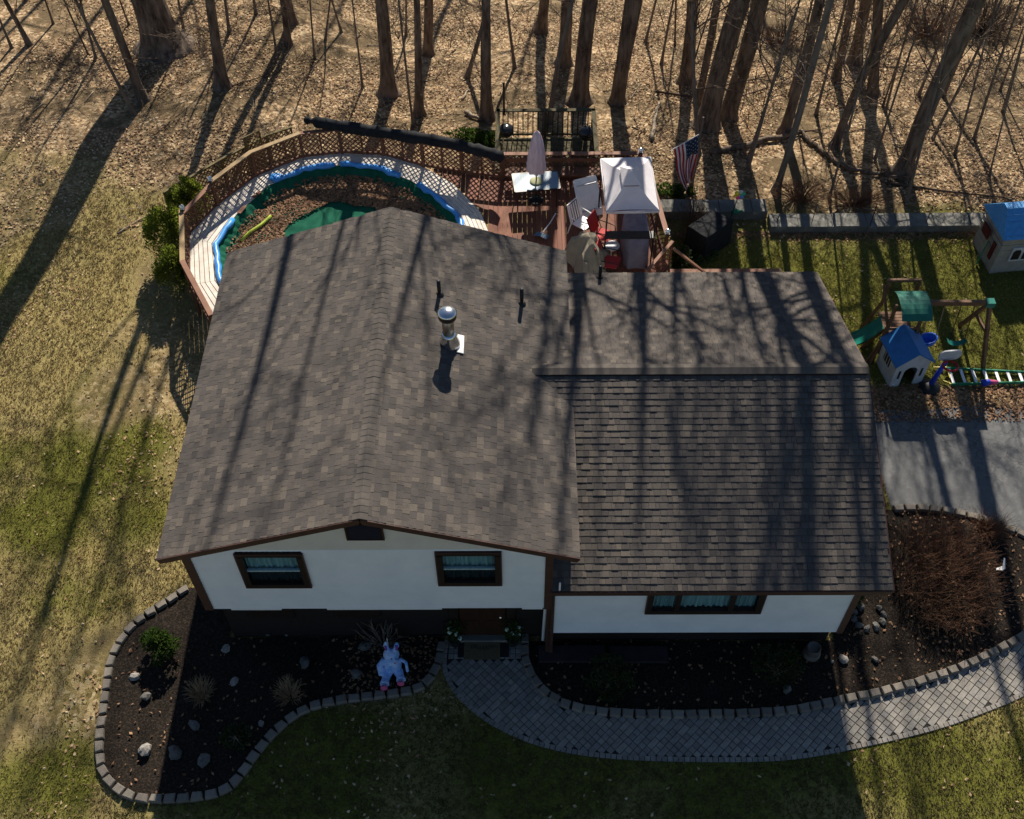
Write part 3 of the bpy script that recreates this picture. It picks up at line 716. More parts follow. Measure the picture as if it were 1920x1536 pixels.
def tree(base, top, w0, w1, label, seed, H=None, bark=None, group=None, low=0, mid=None, name='bare_tree', cat='tree', nb=None):
    """base,top: photo points of the foot and of the trunk where it leaves the picture; w0,w1 widths there in photo pixels"""
    rnd = random.Random(seed); B = gnd(*base)
    sc_ = FPX/(B-CAMP).dot(FWD); T = aty(top[0], top[1], B.y); sct = FPX/(T-CAMP).dot(FWD)
    r0, r1 = w0/sc_/2, w1/sct/2; hT = max(2.0, T.z-B.z)
    H = H or rnd.uniform(20, 24)+min(4, r0*8)
    lean = (T-B)/hT; lean.z = 0
    t = thing(name, label, cat, B, group)
    pts, rad = [], []; zs = [-.25, 0, .12, .3, .6, 1.1, 1.8, 2.8, 4, 5.5]+[5.5+k*1.4 for k in range(1, int((H-5.5)/1.4)+1)]
    ox = oy = 0; ph = rnd.uniform(0, 6)
    for z in zs:
        fl = 1+.75*math.exp(-max(z, 0)/.22)+.12*math.exp(-max(z,0)/1.0)
        if z <= hT: rr = r0*.9+(r1-r0*.9)*max(z, 0)/hT
        else: rr = r1*(1-.9*((z-hT)/(H-hT))**1.6)
        if z <= hT: off = lean*z
        else: off = lean*(hT+(z-hT)*.75)
        if mid and 0 < z < hT:
            off = off+Vector((mid*math.sin(math.pi*z/hT), 0, 0))
        wv = min(1, max(0, z)/3)*min(.22, .05+r0*.2)
        if z > hT: wv *= 1.4
        pts.append(B+off+Vector((wv*math.sin(z*.6+ph)*.5-wv*math.sin(ph)*.5*0, wv*.8*math.cos(z*.45+ph*2)*.6, z))); rad.append(max(.012, rr*fl*(1+rnd.uniform(-.05,.05))))
    tb = MB(); tb.tube(pts, rad, 14 if r0 > .12 else 8, caps=False); bk = bark or M_bark
    tb.build('trunk', bk, t, True)
    bb = MB(); n_ = nb if nb is not None else int(11+r0*14)
    def along(z):
        for i in range(len(zs)-1):
            if zs[i] <= z <= zs[i+1]: f = (z-zs[i])/(zs[i+1]-zs[i]); return pts[i].lerp(pts[i+1], f), rad[i]*(1-f)+rad[i+1]*f
        return pts[-1], rad[-1]
    for k in range(n_):
        z = rnd.uniform(.46, .98)*zs[-1] if k >= low else rnd.uniform(.9, min(7, H*.5))
        p, r = along(z); a = rnd.uniform(0, 6.28); el = rnd.uniform(.35, .95)
        d = Vector((math.cos(a)*math.cos(el), math.sin(a)*math.cos(el), math.sin(el)))
        if k < low: branch(bb, p, d, rnd.uniform(.8, 2.2), min(r*.25, .016), 2, rnd, 4)
        else: branch(bb, p, d, (1-z/zs[-1])*H*.33+rnd.uniform(1.2, 2.4), min(r*.5, .085), 1, rnd, 3)
    if bb.v: stuff(bb.build('branches', bk if r0 > .1 else M_twig, t, True))
    return t
T_ = [ # foot, top point, widths, label, kw
 ((307,88),(278,0),70,62,'huge thick tree trunk with wide dark flared base',dict(low=1)),
 ((268,188),(198,0),19,15,'slim straight tree leaning left in front of the huge flared trunk',{}),
 ((417,163),(396,0),25,17,'mid-sized straight tree right of the huge flared trunk',dict(low=2)),
 ((541,85),(531,0),13,11,'slim tree with a second stem crossing fallen twigs behind the pool',{}),
 ((547,42),(540,0),16,14,'dark slim trunk just behind a slim twin tree',{}),
 ((728,178),(718,0),30,23,'straight tree with broad dark foot behind the black rolled cover',dict(low=6)),
 ((787,216),(779,0),17,12,'slim straight tree beside a tree with broad dark foot',dict(low=1)),
 ((802,102),(806,0),18,17,'dark tree behind a slim straight tree up the woods',dict(low=2)),
 ((913,222),(908,0),25,17,'smooth tall tree at the corner of the small railed platform',{}),
 ((1014,62),(1024,0),20,18,'short looking knotted trunk with a dark burl deep in the woods',dict(low=1)),
 ((1056,122),(1066,0),26,22,'dark tree behind a thin curved stem at the platform',dict(low=1)),
 ((1029,232),(1077,0),10,9,'thin grey stem curving up from the railed platform',dict(bark=M_bark2,mid=-.12)),
 ((1087,193),(1106,0),33,28,'thick dark rough barked tree behind the railed platform',dict(low=2)),
 ((1157,193),(1186,0),24,34,'tree that widens upward right of the railed platform',dict(low=1)),
 ((1287,156),(1297,0),27,21,'dark upright tree with a leaning neighbour behind the flag',dict(low=2)),
 ((1308,195),(1346,0),14,15,'slim leaning tree between two thick trunks behind the flag',{}),
 ((1324,240),(1386,0),40,36,'thick brown tree right behind the flag',dict(low=2)),
 ((1362,222),(1428,0),32,32,'thick dark tree leaning right next to the one behind the flag',dict(low=1)),
 ((1470,250),(1540,0),19,19,'mid-sized leaning tree above the long fallen log',dict(low=4)),
 ((1455,358),(1561,0),13,14,'thin bluish grey tree leaning right above the low concrete wall',dict(bark=M_bark2,low=3)),
 ((1567,152),(1596,0),15,14,'slim brown tree in front of a thick dark trunk in the right woods',dict(low=2)),
 ((1601,118),(1627,0),23,20,'thick dark trunk with black foot in the right woods',dict(low=3)),
 ((1564,275),(1692,0),15,19,'bent leaning tree with shaggy twigs in the right woods',dict(low=8,mid=-.1)),
 ((1636,178),(1645,0),20,20,'blurred dark trunk casting a long shadow in the right woods',dict(low=4)),
 ((1690,326),(1828,0),31,32,'large bare tree leaning right above the low wall near the playhouse',dict(low=3)),
 ((55,84),(8,0),10,8,'slim leaning stem beside a long shadow on dry grass',dict(low=3)),
]
for i, (b0, t0, w0, w1, lab, kw) in enumerate(T_):
    kw = dict(kw); kw['low'] = kw.get('low', 0)+4; tree(b0, t0, w0, w1, lab, 100+i, **kw)
# forked limb of the leaning tree above the log
LAND = [((307,60),'the huge flared tree trunk'),((60,120),'the slim leaning stem on dry grass'),((430,120),'the mid-sized tree right of the huge trunk'),((545,90),'the twin slim stems behind the pool'),((700,150),'the trees behind the black rolled cover'),((880,120),'the smooth tall tree'),((1030,150),'the railed platform'),((1190,150),'the tree that widens upward'),((1300,230),'the flag'),((1440,200),'the thick trunks behind the flag'),((1500,300),'the long fallen log'),((1600,180),'the bent shaggy tree'),((1690,300),'the large leaning tree above the wall'),((1840,90),'the dense brush in the right woods'),((1830,300),'the large playhouse')]
def landmark(px, py): return min(LAND, key=lambda q: (q[0][0]-px)**2+(q[0][1]-py)**2)[1]
# thin saplings
for i, (b0, t0, w_) in enumerate([((252,216),(142,0),6),((1402,318),(1480,60),5),((1402,300),(1478,70),4),((1700,378),(1765,120),5),((1722,180),(1790,0),5),((1748,262),(1880,0),5),((1768,180),(1850,0),6),((1826,262),(1905,20),5),((1790,290),(1842,100),4),((1555,372),(1600,200),4),((680,165),(662,0),3),((775,235),(745,0),4),((965,128),(950,0),5),((640,60),(618,0),3),((430,60),(424,0),5),((480,26),(478,0),4),((610,75),(622,0),3),((22,90),(0,40),4),((1310,290),(1296,60),7),((1210,80),(1230,0),4),((875,148),(912,30),8),((1480,180),(1520,20),4),((1530,215),(1575,40),5),((1660,210),(1700,60),4),((1880,210),(1915,90),4),((1640,300),(1690,150),4),((1855,330),(1890,180),3),((1240,120),(1262,0),4),((345,60),(338,0),4),((180,110),(150,0),4),((590,110),(580,0),3)]):
    tree(b0, t0, w_+1, w_, 'thin bare sapling standing near '+landmark(*b0), 300+i, H=random.Random(i).uniform(6, 10), group='thin saplings in the woods', name='sapling', nb=9, low=4, bark=M_bark2)
rnd = random.Random(41); k = 0
while k < 12:
    px, py = rnd.uniform(60, 1900), rnd.uniform(15, 235)
    if 480 < px < 1130 and py > 190 or px < 420 and py > 120: continue
    h_ = rnd.uniform(60, 150); tree((px, py), (px+(px-1000)*.00042*h_+rnd.uniform(-10,10), py-h_), rnd.uniform(3,5), rnd.uniform(2.4,4), 'thin bare sapling standing near '+landmark(px, py), 700+k, H=rnd.uniform(5, 9), group='thin saplings in the woods', name='sapling', nb=10, low=5, bark=rnd.choice((M_bark, M_bark2))); k += 1
# trees further up the wood whose shadows fall into view
rnd = random.Random(77); far_ = 0
for (x, y) in [(-12,36),(-8.5,40),(-1,42),(5,44),(9.5,41),(18,43),(25,41),(27.5,25.5),(-13.5,27.5),(-12,22.5),(-15.5,32),(-5,41),(-10.5,39),(-16,34),(1.5,46),(-14,24),(-17,28),(-15.5,18.5)]:
    z = hz(x, y); d = Vector((x, y, z))-CAMP; zz = d.dot(FWD); u = 960+FPX*d.dot(RGT)/zz; v = 768-FPX*d.dot(UPV)/zz
    B = (u, v); tp = Vector((x+rnd.uniform(-.4,.4), y, z+6))-CAMP; z2 = tp.dot(FWD)
    t0 = (960+FPX*tp.dot(RGT)/z2, 768-FPX*tp.dot(UPV)/z2); sc_ = FPX/zz
    tree(B, t0, rnd.uniform(.28,.5)*sc_, rnd.uniform(.2,.34)*sc_, 'bare tree standing farther back in the woods', 500+far_, group='trees farther back in the woods'); far_ += 1

# fallen branches and logs
def fallen(pts, r, label, seed, mt=M_twig, twigs=3, group=None):
    rnd = random.Random(seed); P = []
    for px, py in pts:
        p = gnd(px, py); P.append(p+Vector((0,0,r*.8+rnd.uniform(0,.04))))
    Q = []
    for a, b2 in zip(P, P[1:]):
        for k in range(4): Q.append(a.lerp(b2, k/4)+Vector((rnd.uniform(-1,1), rnd.uniform(-1,1), 0))*r*.5)
    Q.append(P[-1]); b_ = MB(); n_ = len(Q)
    b_.tube(Q, [r*(1-.5*i/(n_-1)) for i in range(n_)], 8)
    for k in range(twigs):
        i = rnd.randint(n_//3, n_-1); branch(b_, Q[i], Vector((rnd.uniform(-1,1), rnd.uniform(-1,1), .25)).normalized(), rnd.uniform(.4,1.3), r*.4, 2, rnd, 3)
    return tag(b_.build('fallen_branch', mt, None, True), label, 'branch', group)
fallen([(1330,290),(1420,272),(1500,252),(1545,290),(1590,322),(1665,335)], .11, 'long dark fallen log lying below the leaning trees', 1, M_bark, 5)
fallen([(1230,175),(1330,190),(1300,172)], .05, 'forked dark fallen branch beside a thick tree', 2, M_twig)
fallen([(1222,265),(1228,225),(1236,195)], .09, 'pale broken log standing out by the flag', 3, M_palewood, 0)
fallen([(868,188),(876,172),(898,160)], .045, 'pale curved fallen branch beside the smooth tall tree', 4, M_palewood, 1)
fallen([(872,215),(900,228)], .09, 'short pale log at the foot of the smooth tall tree', 5, M_palewood, 0)
fallen([(430,165),(480,150),(540,128)], .03, 'thin fallen branch lying right of the mid-sized tree', 6)
fallen([(1380,185),(1440,165),(1420,145)], .035, 'thin forked fallen branch near the thick leaning trunks', 7)
fallen([(1660,345),(1760,360),(1880,372)], .05, 'dark fallen branch lying beyond the low wall', 8)
fallen([(220,440),(260,415),(290,400)], .025, 'thin pale stick lying on the lawn by the arborvitae', 9, M_palewood, 2)
rs = random.Random(5)
for k in range(110):
    px, py = rs.uniform(0,1900), rs.uniform(5,250); a = rs.uniform(0,6.28); l = rs.uniform(15,55)
    fallen([(px,py),(px+l*math.cos(a),py+l*.5*math.sin(a))], rs.uniform(.010,.026), 'small fallen twig on leaf litter near '+landmark(px, py), 20+k, rs.choice((M_twig,M_twig,M_palewood)), 2, 'twigs on the woodland floor')

KEEP = [(.5,.6),(14,.5),(14,8.6),(11.3,11),(11.3,15.2),(6.5,15.2),(2.8,16.4),(.4,16.3),(-1,15.4),(-2,14),(-2.6,12.8),(-2.2,10.7),(-1,8.7),(.5,8)]   # house, deck and pool footprint
# leaf litter, real leaves
def leaves(name, n_, sampler, size, m, seed, zoff=.012):
    rnd = random.Random(seed); b_ = MB(); c = 0
    while c < n_:
        s_ = sampler(rnd)
        if s_ is None: continue
        x, y, z = s_; c += 1; l = rnd.uniform(*size); w_ = l*rnd.uniform(.45,.75); a = rnd.uniform(0,6.28); tl = rnd.uniform(-.5,.5); cu = rnd.uniform(.0,.35)*l
        ca_, sa_ = math.cos(a), math.sin(a)
        def P(u, v, h): return (x+u*ca_-v*sa_, y+u*sa_+v*ca_, z+zoff+h+abs(tl)*w_*.5+tl*v)
        b_.add([P(-l/2,0,cu),P(0,-w_/2,0),P(l/2,0,cu),P(0,w_/2,0)], [(0,1,2),(0,2,3)])
    return b_.build(name, m)
def s_wood(r):
    x, y = r.uniform(-16,30), r.uniform(13.5,37)
    if r.random() > leafy(x, y)**2: return None
    if -4.2 < x < 11.5 and y < 17: return None
    if not infr(x, y, hz(x, y)): return None
    if vnoise(x*.5, y*.6, 9)+.5*vnoise(x*1.4, y*1.3, 3) > r.uniform(-.2,.4): return None
    return x, y, hz(x, y)
stuff(tag(leaves('leaf_litter', 46000, s_wood, (.07,.14), M_leaf, 1), 'pale dry leaves covering the woodland floor', 'leaves'))
def s_lawn(r):
    x, y = r.uniform(-13,24), r.uniform(-5,16)
    if not infr(x, y, 0) or inpoly(x, y, KEEP): return None
    if inpoly(x, y, bedL) or inpoly(x, y, bedR) or inpoly(x, y, pathpoly) or inpoly(x, y, dpoly): return None
    if x > 15.6 and 6.7 < y < 8: return x, y, 0
    if r.random() > .10+.9*sstep(.1,.55,vnoise(x*.9,y*.7,4)): return None
    return x, y, 0
stuff(tag(leaves('lawn_leaves', 3000, s_lawn, (.05,.11), M_leaf, 2), 'scattered dry leaves lying on the lawn', 'leaves'))
def s_strip(r):
    x, y = r.uniform(15.7,23), r.uniform(6.75,8.0)
    return x, y, 0.01
stuff(tag(leaves('leaf_strip', 2600, s_strip, (.06,.12), M_bleaf, 3), 'brown leaves drifted between the play yard and driveway', 'leaves'))
def s_bed(r):
    if r.random() < .5:
        x, y = r.uniform(-2.8,5.5), r.uniform(-3,.6)
        if not inpoly(x, y, bedL): return None
        if x < 3 and r.random() < .9: return None
    else:
        x, y = r.uniform(6.9,20), r.uniform(-2.2,4)
        if not inpoly(x, y, bedR): return None
        if x < 16 and r.random() < .6: return None
    return x, y, .05
stuff(tag(leaves('bed_leaves', 1500, s_bed, (.05,.11), M_bleaf, 4), 'brown leaves scattered over the dark mulch beds', 'leaves'))
def s_wall(r):
    return r.uniform(11.5,23), 14.05-abs(r.gauss(0,.22)), 0
stuff(tag(leaves('wall_leaves', 1500, s_wall, (.06,.12), M_bleaf, 5), 'brown leaves banked along the foot of the low concrete wall', 'leaves'))
# grass tufts
def tufts(n_, seed):
    rnd = random.Random(seed); b_ = MB(); c = 0
    while c < n_:
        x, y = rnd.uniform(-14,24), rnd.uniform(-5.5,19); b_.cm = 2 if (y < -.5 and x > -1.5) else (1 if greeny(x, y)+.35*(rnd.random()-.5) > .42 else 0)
        if not infr(x, y, hz(x, y)) or inpoly(x, y, KEEP): continue
        if inpoly(x, y, bedL) or inpoly(x, y, bedR) or inpoly(x, y, pathpoly) or inpoly(x, y, dpoly): continue
        if rnd.random() < leafy(x, y)*1.3 or (y > 14 and x > 11): continue
        c += 1; z = hz(x, y)
        for k in range(3):
            a = rnd.uniform(0,6.28); l = rnd.uniform(.03,.075); w_ = rnd.uniform(.008,.018); ox, oy = rnd.uniform(-.05,.05), rnd.uniform(-.05,.05); dx, dy = math.cos(a), math.sin(a); bend = rnd.uniform(.5,1.6)
            b_.add([(x+ox-dy*w_,y+oy+dx*w_,z-.005),(x+ox+dy*w_,y+oy-dx*w_,z-.005),(x+ox+dx*l*bend,y+oy+dy*l*bend,z+l)], [(0,1,2)])
    return b_
stuff(tag(tufts(42000, 8).build('grass', [M_strawb, M_grassb, M_dullshade]), 'short patchy lawn grass, part green and part straw', 'grass'))

# ================================================================== POOL AND DECKS
DZ = 1.2
OUT = [(-1.02,8.75),(-2.13,10.73),(-2.54,12.77),(-1.92,14.03),(-.96,15.35),(.37,16.22),(1.55,16.4),(2.85,16.3),(4.03,15.81),(5.04,14.93),(5.87,13.73),(6.2,12.6),(6.2,11.2)]
INN = [(-.3,9.6),(-1.34,10.91),(-1.67,12.3),(-1.3,13.6),(-.55,14.9),(.45,15.62),(1.57,15.85),(2.75,15.65),(3.75,15.1),(4.5,14.4),(5.2,13.5),(5.5,12.6),(5.5,11.3)]
OV = [Vector((*p, 0)) for p in OUT]; IV = [Vector((*p, 0)) for p in INN]
pd = thing('pool_deck', 'pale weathered wooden walkway curving around the covered pool', 'deck', (1.8, 12.5, 0))
NBD = 6
for k in range(12):
    for j in range(NBD):
        g_ = .012; f0, f1 = j/NBD+g_, (j+1)/NBD-g_
        q = [OV[k].lerp(IV[k], f0), OV[k+1].lerp(IV[k+1], f0), OV[k+1].lerp(IV[k+1], f1), OV[k].lerp(IV[k], f1)]
        e = (q[1]-q[0]).normalized()*.006; q = [q[0]+e, q[1]-e, q[2]-e, q[3]+e]
        MB().hexa([v+Vector((0,0,DZ-.035)) for v in reversed(q)], [v+Vector((0,0,DZ)) for v in reversed(q)]).build('board', M_pdeck, pd)
b_ = MB()
for k in range(12):
    b_.beam(OV[k]+Vector((0,0,DZ-.11)), OV[k+1]+Vector((0,0,DZ-.11)), .04, .14); b_.beam(IV[k].lerp(OV[k],.1)+Vector((0,0,DZ-.11)), IV[k+1].lerp(OV[k+1],.1)+Vector((0,0,DZ-.11)), .04, .14)
b_.build('rim_joist', M_fence, pd)
for k in range(13):
    p = OV[k]; z0 = hz(p.x, p.y)-.1; MB().box((p.x, p.y, (DZ-.1+z0)/2),(.09,.09,DZ-.1-z0)).build('post', M_fence, pd)
# lattice
def lattice(p0, p1, z0, z1, m, parent, sp=.125, wd=.036, name='lattice_panel'):
    p0 = Vector((p0[0], p0[1], 0)); p1 = Vector((p1[0], p1[1], 0)); Ln = (p1-p0).length; e = (p1-p0)/Ln; nn = Vector((-e.y, e.x, 0)); H_ = z1-z0; b_ = MB()
    for sg, off in ((1, .004), (-1, -.004)):
        c = -H_+.03
        while c < Ln+H_:
            # line u = c + v (sg=1) or u = c' - v
            if sg > 0: v0, v1 = max(0, -c), min(H_, Ln-c); f = lambda v: c+v
            else: v0, v1 = max(0, c+H_-H_-Ln+0 if c-Ln > 0 else 0), min(H_, c); f = lambda v: c-v
            if sg < 0: v0 = max(0, c-Ln)
            if v1-v0 > .05:
                A = p0+e*f(v0)+Vector((0,0,z0+v0))+nn*off; B = p0+e*f(v1)+Vector((0,0,z0+v1))+nn*off
                b_.beam(A, B, .007, wd, up=nn.cross((B-A).normalized()))
            c += sp*math.sqrt(2)*.95
    return b_.build(name, m, parent)
def fence(pts, z0s, z1, m, mr, label, gap=0, cap=(.14,.035), stud=.55, lean=0):
    c = pts[len(pts)//2]; t = thing('lattice_fence', label, 'fence', (c[0], c[1], z0s if isinstance(z0s, (int,float)) else 0))
    for i, (a, b2) in enumerate(zip(pts, pts[1:])):
        A, B = Vector((*a, 0)), Vector((*b2, 0)); Ln = (B-A).length; e = (B-A)/Ln
        zz = z0s if isinstance(z0s, (int,float)) else min(hz(*a), hz(*b2))
        lattice(A, B, zz+.05, z1-.03, m, t)
        mrr = mr[i] if isinstance(mr, list) else mr
        MB().beam(A-e*.03+Vector((0,0,z1)), B+e*.03+Vector((0,0,z1+.002)), cap[0], cap[1]).build('top_rail', mrr, t)
        MB().beam(A+Vector((0,0,zz+.06)), B+Vector((0,0,zz+.06)), .045, .09).build('bottom_rail', m, t)
        n_ = max(1, round(Ln/stud))
        for k in range(n_+(1 if i == len(pts)-2 else 0)):
            p = A.lerp(B, k/n_); s_ = .09 if k == 0 else .05
            MB().box((p.x, p.y, (zz-.02+z1-.02)/2),(s_, s_, z1-.02-zz+.02), math.atan2(e.y, e.x)).build('post', m, t)
    return t
fence(OUT[:3], DZ, 2.1, M_fence, [M_rail, M_railw], 'brown lattice fence along the pool walkway beside the arborvitae')
fence(OUT[2:4], DZ, 2.0, M_fence, M_rail, 'short brown lattice panel between two post lights at the pool corner')
fence(OUT[3:8]+[(4.1,15.75),(5.3,15.42),(6.5,15.2)], DZ, 2.1, M_fence, [M_railw,M_railw,M_rail,M_rail,M_rail,M_rail,M_rail], 'curved brown lattice fence behind the pool under the black rolled cover')
fence([(6.56,15.2),(8.6,15.2),(10.65,15.2)], DZ, 2.1, M_fence, M_rail, 'straight reddish lattice fence at the back of the red deck')
fence([(-3.75,14.95),(-2.28,16.48),(-1.02,17.66),(-.3,18.06)], None, .92, M_fence2, M_fence2, 'low mossy lattice fence outside the pool fence', cap=(.08,.05), stud=1.4)
tp = fence([(-1.55,17.0),(-1.15,17.35)], None, 1.35, M_fence2, M_fence2, 'taller narrow mossy lattice panel on thin poles', cap=(.03,.03), stud=.6)

# pool
pool = thing('above_ground_pool', 'round above ground pool under a green winter cover with leaves', 'pool', (1.9, 12.3, 0))
RING = [Vector((*p, 0)) for p in INN]+[Vector((*p, 0)) for p in ((5.2,10.3),(4.3,9.6),(3.0,9.25),(1.6,9.15),(.4,9.3))]
NR = len(RING); cen = Vector((1.95, 12.4, 0))
def ringpt(k, f, z): p = cen+(RING[k % NR]-cen)*f; return Vector((p.x, p.y, z))
b_ = MB()
for k in range(NR): b_.quad(ringpt(k,.985,0), ringpt(k+1,.985,0), ringpt(k+1,.985,DZ-.06), ringpt(k,.985,DZ-.06))
b_.build('pool_wall', M_pwall, pool)
# cover: fine polar sheet with radial pleats at the rim
b_ = MB(); NA, FR = 360, [1.0,.985,.97,.94,.90,.86,.80,.7,.55,.35,.15,.0]
rp = random.Random(4)
pl = [rp.uniform(-1,1) for i in range(NA)]
for i, f in enumerate(FR):
    for a in range(NA):
        u = a/NA*NR; k = int(u); q = ringpt(k, f, 0).lerp(ringpt(k+1, f, 0), u-k)
        z = DZ-.02-(.26*sstep(0,.11,1-f)); pleat = .035*math.sin(a*1.6+pl[a]*.8)*sstep(0,.05,1-f)*(1-sstep(.06,.22,1-f))
        z += pleat+.02*vnoise(q.x*2,q.y*2,3)*sstep(.1,.3,1-f)+(.03*max(0, 1-((q.x-1.9)**2+(q.y-11.5)**2)/3) if f < .7 else 0)
        b_.v.append((q.x, q.y, z))
for i in range(len(FR)-1):
    for a in range(NA):
        a2 = (a+1) % NA; b_.f.append((i*NA+a, i*NA+a2, (i+1)*NA+a2, (i+1)*NA+a)); b_.m.append(0)
b_.build('pool_cover', M_pgreen, pool, True)
# blue liner edge, some stretches torn
b_ = MB(); rp = random.Random(6); Q = []
for k in range(0, 13):
    for j in range(6):
        q = ringpt(k, 1.0, 0).lerp(ringpt(k+1, 1.0, 0), j/6); Q.append(q*1.0+(q-cen).normalized()*rp.uniform(-.03,.03))
def strip(i0, i1, nm):
    b_ = MB(); pts = [Vector((Q[i].x, Q[i].y, DZ+.03+rp.uniform(-.015,.02))) for i in range(i0, i1)]
    b_.tube(pts, [rp.uniform(.07,.11) for _ in pts], 7); b_.build(nm, M_blue, pool, True)
strip(0, 18, 'blue_edge'); strip(25, 36, 'blue_edge'); strip(36, 47, 'blue_edge'); strip(50, 76, 'blue_edge')
b_ = MB()
for i in (19, 22): 
    p = Q[i]; MB().box((p.x,p.y,DZ+.02),(.34,.13,.015), math.atan2(Q[i+1].y-p.y, Q[i+1].x-p.x)).build('coping_piece', M_rail, pool)
bag = MB().ell((Q[26].x-.12, Q[26].y+.05, DZ+.06),(.22,.16,.07),12,.2,random.Random(2))
tag(bag.build('tarp_bundle', M_blue, None, True), 'crumpled blue tarp bundle lying on the pool walkway', 'tarp')
def s_pool(r):
    a = r.uniform(0,6.283); f = math.sqrt(r.random())*.93; u = a/6.283*NR; k = int(u) % NR; q = ringpt(k, f, 0).lerp(ringpt(k+1, f, 0), u-int(u))
    if q.y < 9: return None
    if ((q.x-1.75)/1.55)**2+((q.y-12.6)/1.75)**2 < 1+.25*vnoise(q.x*4,q.y*4): return None
    if f > .89 and r.random() < .5: return None
    return q.x, q.y, DZ-.02-.26*sstep(0,.11,1-f)+.03
stuff(tag(leaves('pool_leaves', 17000, s_pool, (.06,.12), M_bleaf, 9), 'thick brown leaves lying on the green pool cover', 'leaves'))
p, q = at(452,452,1.0), at(508,406,1.0)
tag(MB().tube([p+Vector((0,0,.0)), p.lerp(q,.3)+Vector((-.02,.02,.03)), p.lerp(q,.65)+Vector((.03,-.02,.03)), q+Vector((0,0,.02))], .045, 10).build('pool_noodle', M_lime, None, True), 'lime green foam noodle lying on the leafy pool cover', 'pool noodle')
# rolled black cover lying on the fence
rp = random.Random(9); b_ = MB(); RP = [(572,224),(600,230),(660,240),(740,252),(830,266),(880,277),(920,288),(944,296)]
pts, rad = [], []
for i in range(len(RP)-1):
    for k in range(5):
        f = k/5; px, py = RP[i][0]*(1-f)+RP[i+1][0]*f, RP[i][1]*(1-f)+RP[i+1][1]*f; pts.append(at(px, py, 2.30)+Vector((0,0,rp.uniform(-.015,.015)))); rad.append(rp.uniform(.15,.20))
pts.append(at(944,296,2.24)); rad.append(.06); rad[0] = .10; rad[1] = .13; rad[2] = .06; rad[3] = .11
b_.tube(pts, rad, 12); tag(b_.build('rolled_cover', M_blackcloth, None, True), 'long rolled black pool cover lying on top of the lattice fence', 'rolled cover')

# red deck
dk = thing('deck', 'reddish brown wooden deck behind the house', 'deck', (9, 12, 0))
x = 6.26
while x < 11.15:
    y0 = 9.05
    y9 = 15.24 if x < 10.6 else min(15.24, 15.1-(x+.066-10.72)/.38*3.4); y9 = max(y9, 11.6)
    MB().box((x+.066, (y0+y9)/2, DZ-.02),(.132, y9-y0, .04)).build('board', M_deck, dk); x += .142
b_ = MB(); b_.box((11.22,10.3,DZ-.11),(.04,2.5,.2)); b_.beam((11.16,11.6,DZ-.11),(10.78,15.2,DZ-.11),.04,.2); b_.box((8.5,15.27,DZ-.11),(4.45,.04,.2)); b_.build('rim_joist', M_fence, dk)
for (x, y) in ((6.4,15.1),(8.7,15.1),(10.65,15.05),(10.95,12),(11.1,9.4),(6.4,12)):
    MB().box((x,y,(DZ-.05)/2-.1),(.12,.12,DZ-.05+.2)).build('post', M_fence, dk)
MB().box((8.6,14.95,DZ+.42),(3.9,.38,.045)).build('bench_seat', M_fence, dk)
MB().box((8.6,15.06,DZ+.78),(3.9,.04,.12)).build('bench_back', M_fence, dk)
for x in (6.9,8.0,9.2,10.3): MB().box((x,14.95,DZ+.2),(.09,.3,.4)).build('bench_leg', M_fence, dk)
fence([(11.1,11.7),(10.72,15.1)], DZ, 2.1, M_fence, M_rail, 'reddish lattice fence along the side of the deck by the grill', stud=1.1)
# gate panel and stair rail at the deck corner
fence([(10.45,10.35),(11.22,11.45)], DZ, 2.05, M_deck, M_rail, 'slanted red lattice panel guarding the deck stairs', stud=1.4, cap=(.09,.04))
st = thing('deck_stairs', 'reddish wooden steps with handrail going down from the deck', 'stairs', (11.7, 11.0, 0))
for k in range(4): MB().box((11.42+k*.27, 10.75, DZ-.25-k*.27),(.27,.95,.04)).build('tread', M_deck, st)
for y in (10.26, 11.24):
    MB().beam((11.25,y,DZ-.2),(12.4,y,.08),.05,.22).build('stringer', M_fence, st)
    MB().beam((11.25,y,2.0),(12.35,y,.95),.09,.05).build('handrail', M_rail, st); MB().box((12.3,y,.48),(.09,.09,.95)).build('post', M_fence, st)
rr = thing('garden_rail', 'low reddish rail behind the rear eave of the house', 'rail', (12.9, 11.1, 0))
a, c = at(1240,509,.95), at(1465,508,.95)
MB().beam(a, c, .14, .05).build('top_rail', M_rail, rr)
for f in (.03,.5,.97): p = a.lerp(c, f); MB().box((p.x,p.y,.46),(.09,.09,.94)).build('post', M_fence, rr)

M_grilllid = mat('grill_enamel', (.02,.022,.024), (.035,.037,.04), 4, .18, spec=.6)
